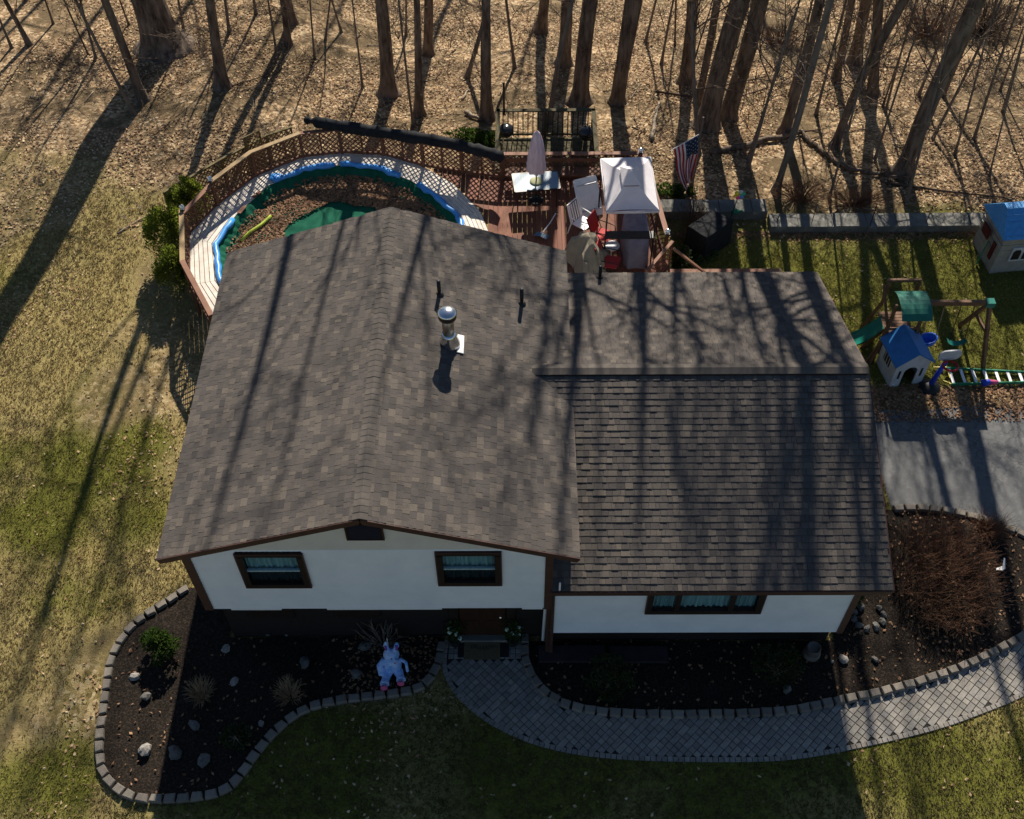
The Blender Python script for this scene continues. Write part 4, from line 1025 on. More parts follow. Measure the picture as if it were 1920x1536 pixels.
# railed platform behind
pf = thing('railed_platform', 'small mossy wooden platform with black baluster railing in the woods edge', 'platform', (7.9, 17.4, 0))
PZ, RZ = -.05, 1.0; x0, x1, y0, y1 = 6.35, 9.45, 15.75, 18.75
y = y0
while y < y1-.05: MB().box(((x0+x1)/2, y+.066, PZ-.02),(x1-x0,.132,.04)).build('board', M_plat, pf); y += .142
for (x, yy) in ((x0,y0),(x1,y0),(x0,y1),(x1,y1),((x0+x1)/2,y1)):
    zb = hz(x,yy)-.15; MB().box((x,yy,(zb+RZ)/2),(.1,.1,RZ-zb)).build('post', M_plat, pf)
for a, c in (((x0,y1),(x1,y1)),((x0,y0),(x0,y1)),((x1,y0),(x1,y1)),((x0,y0),(x1,y0))):
    A, B = Vector((*a,RZ+.02)), Vector((*c,RZ+.02)); e = (B-A).normalized()*.05
    MB().beam(A-e, B+e, .14, .04).build('top_rail', M_plat, pf); MB().beam(A-Vector((0,0,.95)), B-Vector((0,0,.95)), .04, .06).build('bottom_rail', M_plat, pf)
    n_ = int((B-A).length/.155)
    for k in range(1, n_):
        p = A.lerp(B, k/n_); MB().box((p.x,p.y,(PZ+.05+RZ)/2),(.034,.034,RZ-PZ-.06)).build('baluster', M_black, pf)
MB().tube([(6.55,18.68,.9),(6.55,18.68,2.15)], .035, 8).build('lamp_pole', M_dark, pf)
for (px, py, lab) in ((949,233,'round dark kettle grill with lid on the platform beside the pole'),(1099,238,'round dark kettle grill with shiny lid on the platform end')):
    p = at(px, py, .85); t = thing('kettle_grill', lab, 'grill', (p.x, p.y-.1, PZ)); X, Y = p.x, p.y-.1
    MB().lathe((X,Y,PZ+.5),[(.08,0),(.17,.06),(.235,.18),(.245,.26)],18).build('bowl', M_black, t, True)
    MB().lathe((X,Y,PZ+.765),[(.25,0),(.24,.06),(.17,.13),(.06,.16),(.001,.162)],18).build('lid', M_grilllid, t, True)
    for k in range(3): a = k*2.09; MB().tube([(X+.15*math.cos(a),Y+.15*math.sin(a),PZ+.55),(X+.28*math.cos(a),Y+.28*math.sin(a),PZ)], .014, 6).build('leg', M_steel, t)

def postlight(p, label):
    t = thing('post_light', label, 'light', p); x, y, z = p
    MB().box((x,y,z+.015),(.13,.13,.03)).build('base', M_black, t); MB().box((x,y,z+.075),(.095,.095,.09)).build('lens', M_pwall, t)
    MB().lathe((x,y,z+.12),[(.085,0),(.05,.04),(.01,.055)],4).build('cap', M_steel, t)
postlight((-2.50,12.79,2.12), 'small solar post light at the pool fence corner'); postlight((-1.93,14.02,2.12), 'small solar post light on the pool fence above an arborvitae')
postlight((10.62,15.2,2.12), 'small solar post light at the end of the deck rear fence'); postlight((11.1,11.7,2.12), 'small solar post light where the deck side fence meets the stairs')

# ================================================================== DECK FURNITURE
# glass table with folded parasol
TZ = DZ+.72; tq = [at(x, y, TZ) for x, y in ((960,326),(1046,321),(1050,353),(966,360))]
t = thing('patio_table', 'rectangular glass patio table on the deck holding a folded pink parasol', 'table', (7.5,14.2,DZ))
MB().hexa([v+Vector((0,0,-.012)) for v in reversed(tq)], [v for v in reversed(tq)]).build('tabletop', M_tglass, t)
b_ = MB()
for i in range(4): b_.beam(tq[i]+Vector((0,0,-.02)), tq[(i+1)%4]+Vector((0,0,-.02)), .035, .045)
b_.build('table_frame', M_dark, t)
for v in tq:
    c = (v-Vector((7.5,14.18,0)))*.88; MB().tube([(7.5+c.x,14.18+c.y,DZ),(7.5+c.x,14.18+c.y,TZ-.03)], .02, 8).build('leg', M_dark, t)
u = thing('patio_umbrella', 'folded pale pink patio umbrella through the glass table', 'umbrella', (7.52,14.16,DZ)); X, Y = 7.52, 14.16
MB().lathe((X,Y,DZ+.001),[(.22,0),(.21,.05),(.04,.09)],18).build('base', M_black, u); MB().tube([(X,Y,DZ+.05),(X,Y,TZ+1.75)], .02, 8).build('pole', M_black, u)
MB().lathe((X,Y,TZ+.003),[(.19,0),(.19,.02),(.12,.03),(.05,.045)],20).build('table_ring', M_sand, u, True)
b_ = MB(); prof = [(.24,.42),(.26,.46),(.235,.6),(.245,.66),(.22,.8),(.225,.84),(.20,1.1),(.15,1.45),(.10,1.68),(.04,1.78),(.005,1.82)]; nn = 32
for r, z in prof:
    for k in range(nn): a = 2*math.pi*k/nn; rr2 = r*(1+.16*math.cos(8*a)+.05*math.sin(13*a+z*6)); b_.v.append((X+rr2*math.cos(a), Y+rr2*math.sin(a), TZ+z))
for i in range(len(prof)-1):
    for k in range(nn): b_.f.append((i*nn+k, i*nn+(k+1)%nn, (i+1)*nn+(k+1)%nn, (i+1)*nn+k)); b_.m.append(0)
b_.build('canopy', M_pink, u, True)
# snow shovel on the deck
a, c = at(1018,438,DZ+.06), at(1042,400,DZ+.06)
sh = thing('snow_shovel', 'blue bladed snow shovel lying on the red deck', 'shovel', (a.x,a.y,DZ))
MB().tube([a+Vector((0,0,.05)), a.lerp(c,.5)+Vector((.03,0,.04)), c], .016, 8).build('handle', M_whitem, sh)
MB().tube([c+Vector((-.07,0,0)), c+Vector((.07,.03,0))], .018, 8).build('grip', M_black, sh)
b_ = MB(); e = (a-c).normalized(); s_ = Vector((-e.y,e.x,0))
for i in range(5):
    for j in range(4): q = a+e*(j*.09-.05)+s_*((i-2)*.10); b_.v.append((q.x,q.y,DZ+.03+.05*(1-abs(i-2)/2)*(j/3)+.03*(3-j)/3*0+.02*j))
b_.f = [(j+i*4, j+1+i*4, j+5+i*4, j+4+i*4) for i in range(4) for j in range(3)]; b_.m = [0]*12
b_.build('blade', plain('shovel_blue', (.10,.17,.24), .5), sh, True)
# canopy
cp = thing('canopy_gazebo', 'small white fabric grill canopy on black poles over the deck', 'canopy', (10.03,12.7,DZ))
CZ0 = DZ+1.95; q4 = [at(x, y, CZ0) for x, y in ((1126,297),(1220,294),(1236,394),(1137,396))]
pk = at(1183,330,CZ0+.72)
b_ = MB()
def panel(A, B, C_, D_, sag):  # A,B eave; C,D at the vent ring
    n_ = 10; base = len(b_.v)
    for i in range(n_+1):
        for j in range(n_+1):
            f, g_ = i/n_, j/n_; e = A.lerp(B, f); r_ = D_.lerp(C_, f); v = e.lerp(r_, g_)
            mid_ = (C_+D_)/2; infl = 4*f*(1-f)*(1-g_); v = v+(mid_-v)*.045*infl-Vector((0,0,sag*math.sin(math.pi*g_)*(.5+.5*4*f*(1-f)))); b_.v.append(tuple(v))
    for i in range(n_):
        for j in range(n_): b_.f.append((base+i*(n_+1)+j, base+(i+1)*(n_+1)+j, base+(i+1)*(n_+1)+j+1, base+i*(n_+1)+j+1)); b_.m.append(0)
vr = [pk.lerp(Vector((v.x,v.y,CZ0)), .30) for v in q4]
for i in range(4): panel(q4[i], q4[(i+1)%4], vr[(i+1)%4], vr[i], .07)
for i in range(4): b_.beam(q4[i]-Vector((0,0,.05)), q4[(i+1)%4]-Vector((0,0,.05)), .02, .09)
b_.build('canopy_top', M_canopy, cp, True)
b_ = MB(); vt_ = [pk.lerp(Vector((v.x,v.y,CZ0)), .36)+Vector((0,0,.10)) for v in q4]; tp_ = pk+Vector((0,0,.20))
for i in range(4): b_.add([vt_[i], vt_[(i+1)%4], tp_], [(0,1,2)])
b_.build('vent_top', M_canopy, cp)
for v in q4:
    c = Vector((10.03,12.68,0)); p = Vector((v.x,v.y,0)); p = p+(c-p)*.06
    MB().tube([(p.x,p.y,DZ),(p.x,p.y,CZ0-.03)], .022, 8).build('pole', M_black, cp)
a, c = q4[3]+(Vector((10.03,12.7,CZ0))-q4[3])*.06, q4[2]+(Vector((10.03,12.7,CZ0))-q4[2])*.06
MB().box(((a.x+c.x)/2,(a.y+c.y)/2-.05,DZ+1.05),(1.35,.28,.035)).build('shelf', M_black, cp)
# grill under its cover
b_ = MB(); gx, gy = 10.28, 12.05; rp = random.Random(3)
prof = [(0,0,1.0),(.04,.35,.98),(.05,.75,.95),(.0,.98,.86),(-.06,1.06,.6)]
n_ = 28
for o_, z, sc_ in prof:
    for k in range(n_):
        a = 2*math.pi*k/n_; cx_ = abs(math.cos(a))**.45*math.copysign(1,math.cos(a)); sy_ = abs(math.sin(a))**.45*math.copysign(1,math.sin(a))
        wv = 1+.05*math.sin(9*a+z*2)*(1-z*.6); b_.v.append((gx+.36*sc_*cx_*wv, gy+.78*sc_*sy_*wv, DZ+z+rp.uniform(-.01,.01)))
for i in range(len(prof)-1):
    for k in range(n_): b_.f.append((i*n_+k, i*n_+(k+1)%n_, (i+1)*n_+(k+1)%n_, (i+1)*n_+k)); b_.m.append(0)
b_.f.append(tuple((len(prof)-1)*n_+k for k in range(n_))); b_.m.append(0)
tag(b_.build('covered_grill', M_grey, None, True), 'large grill under a grey purple cover beneath the white canopy', 'grill')
# red folding chairs
def redchair(x, y, rz, label, fold=0):
    t = thing('folding_chair', label, 'chair', (x,y,DZ), 'red folding chairs on the deck'); Mx = Matrix.Translation((x,y,DZ)) @ Matrix.Rotation(rz,4,'Z')
    def P(*v): return Mx @ Vector(v)
    MB().hexa([P(-.24,-.24,.40),P(.24,-.24,.40),P(.24,.24,.37),P(-.24,.24,.37)],[P(-.24,-.24,.415),P(.24,-.24,.415),P(.24,.24,.385),P(-.24,.24,.385)]).build('seat', M_red, t)
    MB().hexa([P(-.24,.25,.42),P(.24,.25,.42),P(.24,.27,.42),P(-.24,.27,.42)],[P(-.24,.42,.98),P(.24,.42,.98),P(.24,.44,.98),P(-.24,.44,.98)]).build('backrest', M_red, t)
    for s_ in (-1,1):
        MB().tube([P(s_*.26,.45,1.0),P(s_*.26,.2,.40),P(s_*.26,-.28,0.01)], .013, 6).build('leg', M_black, t)
        MB().tube([P(s_*.26,-.22,.41),P(s_*.26,.32,0.01)], .013, 6).build('leg', M_black, t)
        MB().tube([P(s_*.27,.3,.62),P(s_*.27,.0,.62),P(s_*.27,-.22,.60),P(s_*.27,-.24,.42)], .014, 6).build('armrest', M_black, t)
redchair(9.40,12.25,R(62),'red folding chair beside the covered grill under the white canopy'); redchair(9.55,11.15,R(75),'red folding chair next to the tan furniture cover')
# white folding table leaning + white garden chair
tb = thing('folding_table', 'white plastic folding table leaning upright by the canopy', 'table', (9.15,13.45,DZ)); Mx = Matrix.Translation((9.15,13.42,DZ+.02)) @ Matrix.Rotation(R(20),4,'Z') @ Matrix.Rotation(R(-38),4,'X')
def rbox(M_, x0,x1,z0,z1,t_,r_=.07):
    b_ = MB(); o = []
    for cx_, cz_, a0 in ((x1-r_,z1-r_,0),(x0+r_,z1-r_,90),(x0+r_,z0+r_,180),(x1-r_,z0+r_,270)):
        for k in range(5): a = R(a0+k*22.5); o.append((cx_+r_*math.cos(a), cz_+r_*math.sin(a)))
    n_ = len(o); vs_ = [M_ @ Vector((x,-t_/2,z)) for x,z in o]+[M_ @ Vector((x,t_/2,z)) for x,z in o]
    b_.add(vs_, [tuple(range(n_)), tuple(reversed(range(n_,2*n_)))]+[(i,n_+i,n_+(i+1)%n_,(i+1)%n_) for i in range(n_)]); return b_
rbox(Mx,-.36,.36,0,1.15,.05).build('tabletop', M_white, tb)
for z in (.2,.95): MB().beam(Mx @ Vector((-.3,-.06,z)), Mx @ Vector((.3,-.06,z)), .03, .03).build('leg_bar', M_pwall, tb)
def wchair(x, y, rz, label):
    t = thing('garden_chair', label, 'chair', (x,y,DZ)); Mx = Matrix.Translation((x,y,DZ)) @ Matrix.Rotation(rz,4,'Z')
    def P(*v): return Mx @ Vector(v)
    MB().hexa([P(-.23,-.23,.41),P(.23,-.23,.41),P(.23,.23,.39),P(-.23,.23,.39)],[P(-.23,-.23,.43),P(.23,-.23,.43),P(.23,.23,.41),P(-.23,.23,.41)]).build('seat', M_white, t)
    for k in range(5): MB().beam(P(-.19+k*.095,.24,.42),P(-.19+k*.095,.40,.95),.045,.015,up=(0,0,1)).build('back_slat', M_white, t)
    MB().tube([P(-.25,.24,.42),P(-.25,.42,1.0),P(.25,.42,1.0),P(.25,.24,.42)], .02, 7).build('back_frame', M_white, t)
    for s_ in (-1,1):
        MB().tube([P(s_*.26,-.27,0.01),P(s_*.26,-.24,.62),P(s_*.26,.32,.66)], .018, 7).build('armrest', M_white, t)
        MB().tube([P(s_*.26,.24,.42),P(s_*.27,.34,.01)], .018, 7).build('leg', M_white, t); MB().tube([P(s_*.23,-.2,.42),P(s_*.26,-.26,.25)], .016, 7).build('brace', M_white, t)
wchair(8.85,12.72,R(50),'white plastic frame garden chair between the leaning table and tan cover')
# tan furniture cover
b_ = MB(); rp = random.Random(12); cx0, cy0 = 8.95, 11.35; n_ = 30
tops = [(0,1.08,0,0),(.25,1.05,.02,.0),(.55,.92,.0,.0),(.75,.80,0,0),(.95,.35,0,0),(1.05,.03,0,0)]
for f, z, _, _ in tops:
    for k in range(n_):
        a = 2*math.pi*k/n_; rr2 = (.52+.10*math.sin(3*a+1)+.06*math.sin(5*a+.4)+.06*math.sin(8*a)*f)*f
        x, y = 1.0*rr2*math.cos(a), 1.55*rr2*math.sin(a); zz = z+(.12*math.sin(7*x+1)*math.cos(4.5*y)+.07*math.sin(11*y+3*x))*(1-abs(f-.5))*(z > .1)
        if .3 < f < .9 and (x-.25)**2+(y-.1)**2 < .09: zz -= .28
        if .3 < f < .99 and (x+.05)**2+(y+.55)**2 < .05: zz -= .22
        b_.v.append((cx0+x*math.cos(.2)-y*math.sin(.2), cy0+x*math.sin(.2)+y*math.cos(.2), DZ+max(.02,zz)))
for i in range(len(tops)-1):
    for k in range(n_): b_.f.append((i*n_+k, (i+1)*n_+k, (i+1)*n_+(k+1)%n_, i*n_+(k+1)%n_)); b_.m.append(0)
o_ = b_.build('furniture_cover', M_tarp, None, False); tag(o_, 'lumpy tan tarpaulin cover draped over deck furniture', 'cover')
# small side table with items
t = thing('side_table', 'small pale side table between the two red chairs', 'table', (9.5,11.75,DZ))
MB().lathe((9.62,11.72,DZ+.45),[(.20,0),(.21,.02),(.2,.03)],16).build('tabletop', M_pwall, t)
for k in range(3): a = k*2.09; MB().tube([(9.62+.14*math.cos(a),11.72+.14*math.sin(a),DZ+.45),(9.62+.18*math.cos(a),11.72+.18*math.sin(a),DZ)], .012, 6).build('leg', M_black, t)
# propane tank
p = at(1193,472,DZ+.2); t = thing('propane_tank', 'white propane tank standing behind the slanted lattice panel', 'gas tank', (p.x,p.y,DZ))
MB().lathe((p.x,p.y,DZ+.03),[(.10,0),(.15,.05),(.155,.12),(.155,.24),(.13,.32),(.06,.36),(.02,.365)],18).build('body', M_white, t, True)
MB().lathe((p.x,p.y,DZ),[(.11,0),(.11,.05)],16).build('foot_ring', M_white, t); MB().lathe((p.x,p.y,DZ+.36),[(.085,0),(.085,.10)],10).build('collar', M_black, t); MB().tube([(p.x,p.y,DZ+.36),(p.x,p.y,DZ+.48)],.025,8).build('valve', M_dark, t)

# deck boards filling the wedge between the pool walkway and the red deck
def ydeck(x):
    for (a, c) in zip(OUT[7:], OUT[8:]):
        if a[0] <= x <= c[0]+1e-6: f = (x-a[0])/max(1e-6, c[0]-a[0]); return a[1]+(c[1]-a[1])*f
    return 9.1
def yfen(x): return 15.75+(x-4.1)*(15.2-15.75)/(6.5-4.1)
x = 6.26-.142
while x > 4.4:
    y0, y1_ = ydeck(min(6.19, x+.066))+.05, yfen(x+.066)-.02
    if y1_-y0 > .15: MB().box((x+.066,(y0+y1_)/2,DZ-.02),(.132,y1_-y0,.04)).build('board', M_deck, dk)
    x -= .142

# ================================================================== RIGHT YARD
def ledge(x0, x1, y0, y1, z, label):
    t = thing('retaining_wall', label, 'wall', ((x0+x1)/2, (y0+y1)/2, 0)); x = x0; r_ = random.Random(int(x0*10))
    while x < x1-.2:
        l = min(r_.uniform(.8,1.15), x1-x)
        e = .012; zt = z+r_.uniform(-.012,.012)
        b_ = MB(); b_.hexa([(x+.005,y0,-.2),(x+l-.005,y0,-.2),(x+l-.005,y1,-.2),(x+.005,y1,-.2)],[(x+.005,y0,zt-e),(x+l-.005,y0,zt-e),(x+l-.005,y1,zt-e),(x+.005,y1,zt-e)])
        b_.hexa([(x+.005,y0,zt-e),(x+l-.005,y0,zt-e),(x+l-.005,y1,zt-e),(x+.005,y1,zt-e)],[(x+.005+e,y0+e,zt),(x+l-.005-e,y0+e,zt),(x+l-.005-e,y1-e,zt),(x+.005+e,y1-e,zt)])
        b_.build('block', M_conc, t); x += l
ledge(11.3, 14.62, 14.62, 15.2, .32, 'low grey concrete wall with the stepped end beside the pinwheel')
ledge(14.64, 23.5, 14.0, 14.6, .26, 'long low grey concrete wall between the play lawn and woods')
# black covered box
q4 = [at(x, y, .95) for x, y in ((1336,393),(1374,412),(1326,446),(1290,424))]; c = sum(q4, Vector())/4
b_ = MB(); n_ = 4; rings = [(1.0,.95),(1.03,.90),(1.06,.5),(1.10,.02)]
qq = []
for i in range(4):
    for k in range(6): qq.append(q4[i].lerp(q4[(i+1)%4], k/6))
rp = random.Random(21)
for f, z in [(.0,1.0),(.5,.985)]+rings:
    for v in qq: b_.v.append((c.x+(v.x-c.x)*f*(1+rp.uniform(-.02,.02)), c.y+(v.y-c.y)*f*(1+rp.uniform(-.02,.02)), z+rp.uniform(-.012,.012)))
for i in range(5):
    for k in range(24): b_.f.append((i*24+k, (i+1)*24+k, (i+1)*24+(k+1)%24, i*24+(k+1)%24)); b_.m.append(0)
tag(b_.build('covered_box', M_blackcloth, None, False), 'square black covered box standing on the grass below the low wall', 'covered box')
# pinwheel on a stake
def stake(p, h, dx, label, name='garden_stake', r=.012, group=None, m=M_black):
    return tag(MB().tube([p-Vector((0,0,.1)), p+Vector((dx,0,h))], r, 6).build(name, m), label, 'stake', group)
p = at(1362,428,0)
pw = thing('pinwheel', 'rainbow flower pinwheel on a black stake behind the covered box', 'pinwheel', p)
MB().tube([p-Vector((0,0,.1)), p+Vector((.18,.0,1.35))], .014, 6).build('stake', M_black, pw)
h_ = p+Vector((.18,-.03,1.35)); cols = [(.65,.05,.25),(.10,.25,.6),(.05,.4,.25),(.5,.55,.55),(.65,.6,.05),(.6,.45,.05)]
for k in range(6):
    a = k*math.pi/3+.3; cx_, cz_ = .11*math.cos(a), .11*math.sin(a); b_ = MB()
    b_.ell(h_+Vector((cx_,-.01,cz_)), (.075,.02,.075), 10); b_.build('petal', plain('petal%d'%k, cols[(k+2)%6], .5), pw, True)
MB().ell(h_+Vector((0,-.03,0)),(.03,.02,.03),8).build('hub', M_yellow, pw)
for i, (bx_, by_, tx, ty) in enumerate([(1452,428,1470,380),(1518,430,1533,382),(1627,436,1645,382),(1732,428,1750,385),(1842,432,1862,375)]):
    p = at(bx_, by_, 0); T = aty(tx, ty, p.y); stake(p, T.z, T.x-p.x, 'thin black garden stake leaning in front of the low wall', group='stakes along the low wall')
p = at(1378,400,.3); 
b_ = MB(); b_.ell(p+Vector((0,0,.06)),(.16,.12,.09),10); b_.ell(p+Vector((.17,-.02,.09)),(.07,.05,.05),8)
tag(b_.build('frog_ornament', plain('ornament_green',(.02,.12,.07),.4), None, True), 'small green garden ornament resting on the low concrete wall', 'ornament')
# flag
FY = 16.05; fl = thing('flag', 'striped stars flag hanging from a slanted pole by a thin tree', 'flag', (aty(1311,270,FY).x, FY, hz(13,FY)))
A, B = aty(1262,280,FY-.05), aty(1309,253,FY-.05); MB().tube([A-(B-A)*.1, B+(B-A)*.02], .013, 6).build('pole', M_whitem, fl)
BP = Vector((aty(1311,270,FY).x, FY, hz(13, FY)))
MB().tube([BP-Vector((0,0,.1)), Vector((BP.x,FY,B.z+.6))], .03, 8).build('mast', M_bark2, fl)
D = (aty(1290,346,FY-.1)-(A+B)/2); b_ = MB(); NS, NC = 26, 40; nn = Vector((0,-1,0))
# hoist runs along the pole from B (canton end) to A ; stripes run down the fly
def FP(i, j):
    s, t_ = i/NS, j/NC
    hp = B.lerp(A, s*.97); gather = 1-.58*t_**1.3; hp = (A+B)/2+(hp-(A+B)/2)*gather
    return hp+D*t_*(1.0+.12*(s-.5))+nn*(.10*math.sin(s*13+t_*3)*(.25+t_)+.04*math.sin(t_*9))+Vector((.07*math.sin(t_*5.5+s*2)*t_,0,0))
for i in range(NS+1):
    for j in range(NC+1): b_.v.append(tuple(FP(i, j)))
for i in range(NS):
    for j in range(NC):
        b_.f.append((i*(NC+1)+j, (i+1)*(NC+1)+j, (i+1)*(NC+1)+j+1, i*(NC+1)+j+1)); st_ = i//2
        b_.m.append(2 if (i < 14 and j < 16) else (0 if st_ % 2 == 0 else 1))
b_.build('cloth', [M_flagr, M_flagw, M_flagb], fl, True)
b_ = MB()
for r_ in range(6):
    for c_ in range(9):
        if (r_+c_) % 2: continue
        i, j = 1.0+r_*2.3, .8+c_*1.8; v = FP(i, j); e1 = (FP(i+.5, j)-v)*.9; e2 = (FP(i, j+.5)-v)*.9; off = nn*.006
        b_.quad(v-e1+off, v+e2*.9+off, v+e1+off, v-e2*.9+off)
b_.build('stars', M_flagw, fl)

# ---- big playhouse at the edge
P0 = Vector((21.62,13.0,0)); RM = Matrix.Translation(P0) @ Matrix.Rotation(R(6),4,'Z')
ph = thing('playhouse', 'large tan playhouse with blue shingled roof and white windows', 'playhouse', P0)
def PH(*v): return RM @ Vector(v)
hw, hd, wh = .88, .68, 1.45
b_ = MB(); b_.hexa([PH(-hw,-hd,0),PH(hw,-hd,0),PH(hw,hd,0),PH(-hw,hd,0)],[PH(-hw*.95,-hd*.95,wh),PH(hw*.95,-hd*.95,wh),PH(hw*.95,hd*.95,wh),PH(-hw*.95,hd*.95,wh)]); b_.build('wall', M_ptan, ph)
for z in (.22,.44,.66,.88,1.08):
    MB().box(PH(0,0,z),(2*hw*.985+.012,2*hd*.985+.012,.016), R(6)).build('board_line', M_ptan, ph)
b_ = MB(); e = .10; zt = 2.0
b_.add([PH(-hw-e,-hd-e,wh-.05),PH(hw+e,-hd-e,wh-.05),PH(hw+e,hd+e,wh-.05),PH(-hw-e,hd+e,wh-.05),PH(-hw*.92,-.12,zt),PH(hw*.92,-.12,zt),PH(hw*.92,.12,zt),PH(-hw*.92,.12,zt)],[(3,2,1,0),(0,1,5,4),(1,2,6,5),(2,3,7,6),(3,0,4,7),(4,5,6,7)])
rf = b_.build('roof', M_proof2, ph)
for k in range(4):
    f = (k+.5)/4.4; y = -hd-e+(hd+e-.12)*f; z = wh-.05+(zt-wh+.05)*f; xw = hw+e-(hw+e-hw*.92)*f
    MB().beam(PH(-xw,y,z+.006),PH(xw,y,z+.006),.02,.018).build('shingle_row', M_proof2, rf)
MB().box(PH(.05,-.42,wh+.27),(.26,.2,.03), mat=Matrix.Rotation(R(6),4,'Z') @ Matrix.Rotation(R(46),4,'X')).build('skylight', M_white, rf)
wn = MB().box(PH(-.02,-hd*.975-.02,.74),(.95,.06,.52), R(6)).build('window', M_pwall, ph)
for k in (-1,0,1):
    b_ = MB(); o = [(-.12,-.19),(.12,-.19),(.12,.10),(.07,.18),(-.07,.18),(-.12,.10)]
    vs_ = [PH(-.02+k*.31+x,-hd*.975-.056,.73+z) for x, z in o]; b_.add(vs_, [tuple(range(6))]); b_.build('pane', M_dark, wn)
MB().box(PH(-hw-.09,.15,.95),(.04,.42,.34), R(6)).build('shutter', M_pred, ph)
MB().box(PH(-hw*.98-.02,-.35,.62),(.03,.16,.6), R(6)).build('shutter', M_pred, ph)
MB().beam(PH(-hw-.25,-.3,.05),PH(-hw-.05,-.1,.75),.03,.12).build('green_board', M_gladder, ph)

# ---- swing set
sw = thing('swing_set', 'wooden swing set with green canopy tower and teal slide', 'swing set', (17.2,9.5,0))
tx0, tx1, ty0, ty1 = 16.85, 17.65, 9.0, 9.85
for x in (tx0, tx1):
    for y in (ty0, ty1): MB().beam((x+(-.22 if x == tx0 else .0),y+(-.22 if y == ty0 else .22),0),(x,y,1.25),.09,.09).build('post', M_cedar, sw); MB().box((x,y,1.65),(.07,.07,.85)).build('post', M_cedar, sw)
y = ty0
while y < ty1: MB().box(((tx0+tx1)/2,y+.05,.85),(tx1-tx0,.1,.03)).build('floor_board', M_cedar, sw); y += .115
for z in (1.0,1.2): MB().box(((tx0+tx1)/2,ty0-.03,z+.0),(tx1-tx0+.1,.03,.09)).build('guard_rail', M_cedar, sw)
MB().box(((tx0+tx1)/2,ty1+.05,2.08),(tx1-tx0+.1,.07,.09)).build('guard_rail', M_cedar, sw)
for k in range(5): MB().beam((16.85+k*.13,ty0-.04,.85),(16.85+k*.13,ty0-.04,.2+.0),.05,.03).build('slat', M_cedar, sw)
for s_ in (0,.55):
    MB().beam((16.5,8.8+s_,.0),(16.9,8.95+s_*.3,1.1),.05,.07).build('ladder_rail', M_cedar, sw)
b_ = MB(); zc = 2.0; n_ = 8; x0, x1 = 16.95, 17.75
for i in range(n_+1):
    f = i/n_; y = 8.6+1.1*f; z = zc+.22*math.sin(math.pi*f)**.6-.12
    b_.v += [(x0,y,z),(x1,y,z+.01)]
b_.f = [(2*i,2*i+1,2*i+3,2*i+2) for i in range(n_)]; b_.m = [0]*n_
b_.build('canopy', M_tealc, sw)
MB().beam((tx0-.12,ty1+.0,1.95),(tx0-.02,ty0-.1,1.2),.05,.08).build('brace', M_cedar, sw)
# slide
b_ = MB(); n_ = 12
for i in range(n_+1):
    f = i/n_; x = tx0-.6*f; z = .9*(1-f)**1.3*.95+.10; y = 9.35+.15*f
    for u_, hh in ((-.24,.12),(-.2,.0),(.2,.0),(.24,.12)): b_.v.append((x,y+u_,z+hh))
b_.f = [(4*i+k,4*i+k+1,4*i+k+5,4*i+k+4) for i in range(n_) for k in range(3)]; b_.m = [0]*len(b_.f); b_.build('slide', M_tslide, sw, True)
AP = Vector((19.38,9.2,1.93)); MB().beam((tx1-.1,9.25,1.9),AP,.09,.14).build('beam', M_cedar, sw)
MB().box(AP,(.22,.2,.16)).build('bracket', M_tslide, sw)
L1, L2 = Vector((19.66,8.55,0)), Vector((19.42,10.15,0))
MB().beam(AP, L1, .09, .09).build('leg', M_cedar, sw); MB().beam(AP, L2, .09, .09).build('leg', M_cedar, sw)
MB().beam(AP.lerp(L1,.45), AP.lerp(L2,.45), .05, .09).build('crossbar', M_cedar, sw)
def swing(x, nm, mk, zs_):
    p = Vector((x, 9.22, 1.85)); s_ = Vector((x,9.0,zs_)); g_ = mk(s_)
    for dx in (-.2,.2): MB().tube([p+Vector((dx*.9,0,0)), s_+Vector((dx,0,.12))], .012, 5).build('rope', M_straw if nm == 'b' else M_black, g_)
def bucket(s_):
    b_ = MB(); n_ = 16
    for r_, z in ((.10,-.06),(.19,.0),(.23,.16),(.20,.17),(.15,.02)):
        for k in range(n_): a = 2*math.pi*k/n_; b_.v.append((s_.x+r_*1.1*math.cos(a), s_.y+r_*.9*math.sin(a), s_.z+z+(.06*math.cos(a) if z > .1 else 0)))
    for i in range(4):
        for k in range(n_): b_.f.append((i*n_+k,i*n_+(k+1)%n_,(i+1)*n_+(k+1)%n_,(i+1)*n_+k)); b_.m.append(0)
    b_.f.append(tuple(reversed(range(n_)))); b_.m.append(0)
    return b_.build('bucket_seat', M_sblue, sw, True)
def belt(s_):
    b_ = MB(); n_ = 10
    for i in range(n_+1):
        f = i/n_*2-1; z = .13*f*f
        b_.v += [(s_.x+.26*f,s_.y-.08,s_.z+z),(s_.x+.26*f,s_.y+.08,s_.z+z+.02)]
    b_.f = [(2*i,2*i+2,2*i+3,2*i+1) for i in range(n_)]; b_.m = [0]*n_; return b_.build('belt_seat', M_tslide, sw, True)
swing(18.05,'b',bucket,.62); swing(18.85,'s',belt,.55)
p = Vector((17.82,8.93,.55)); MB().ell(p,(.06,.08,.05),8).build('swing_tray', M_rred, sw)

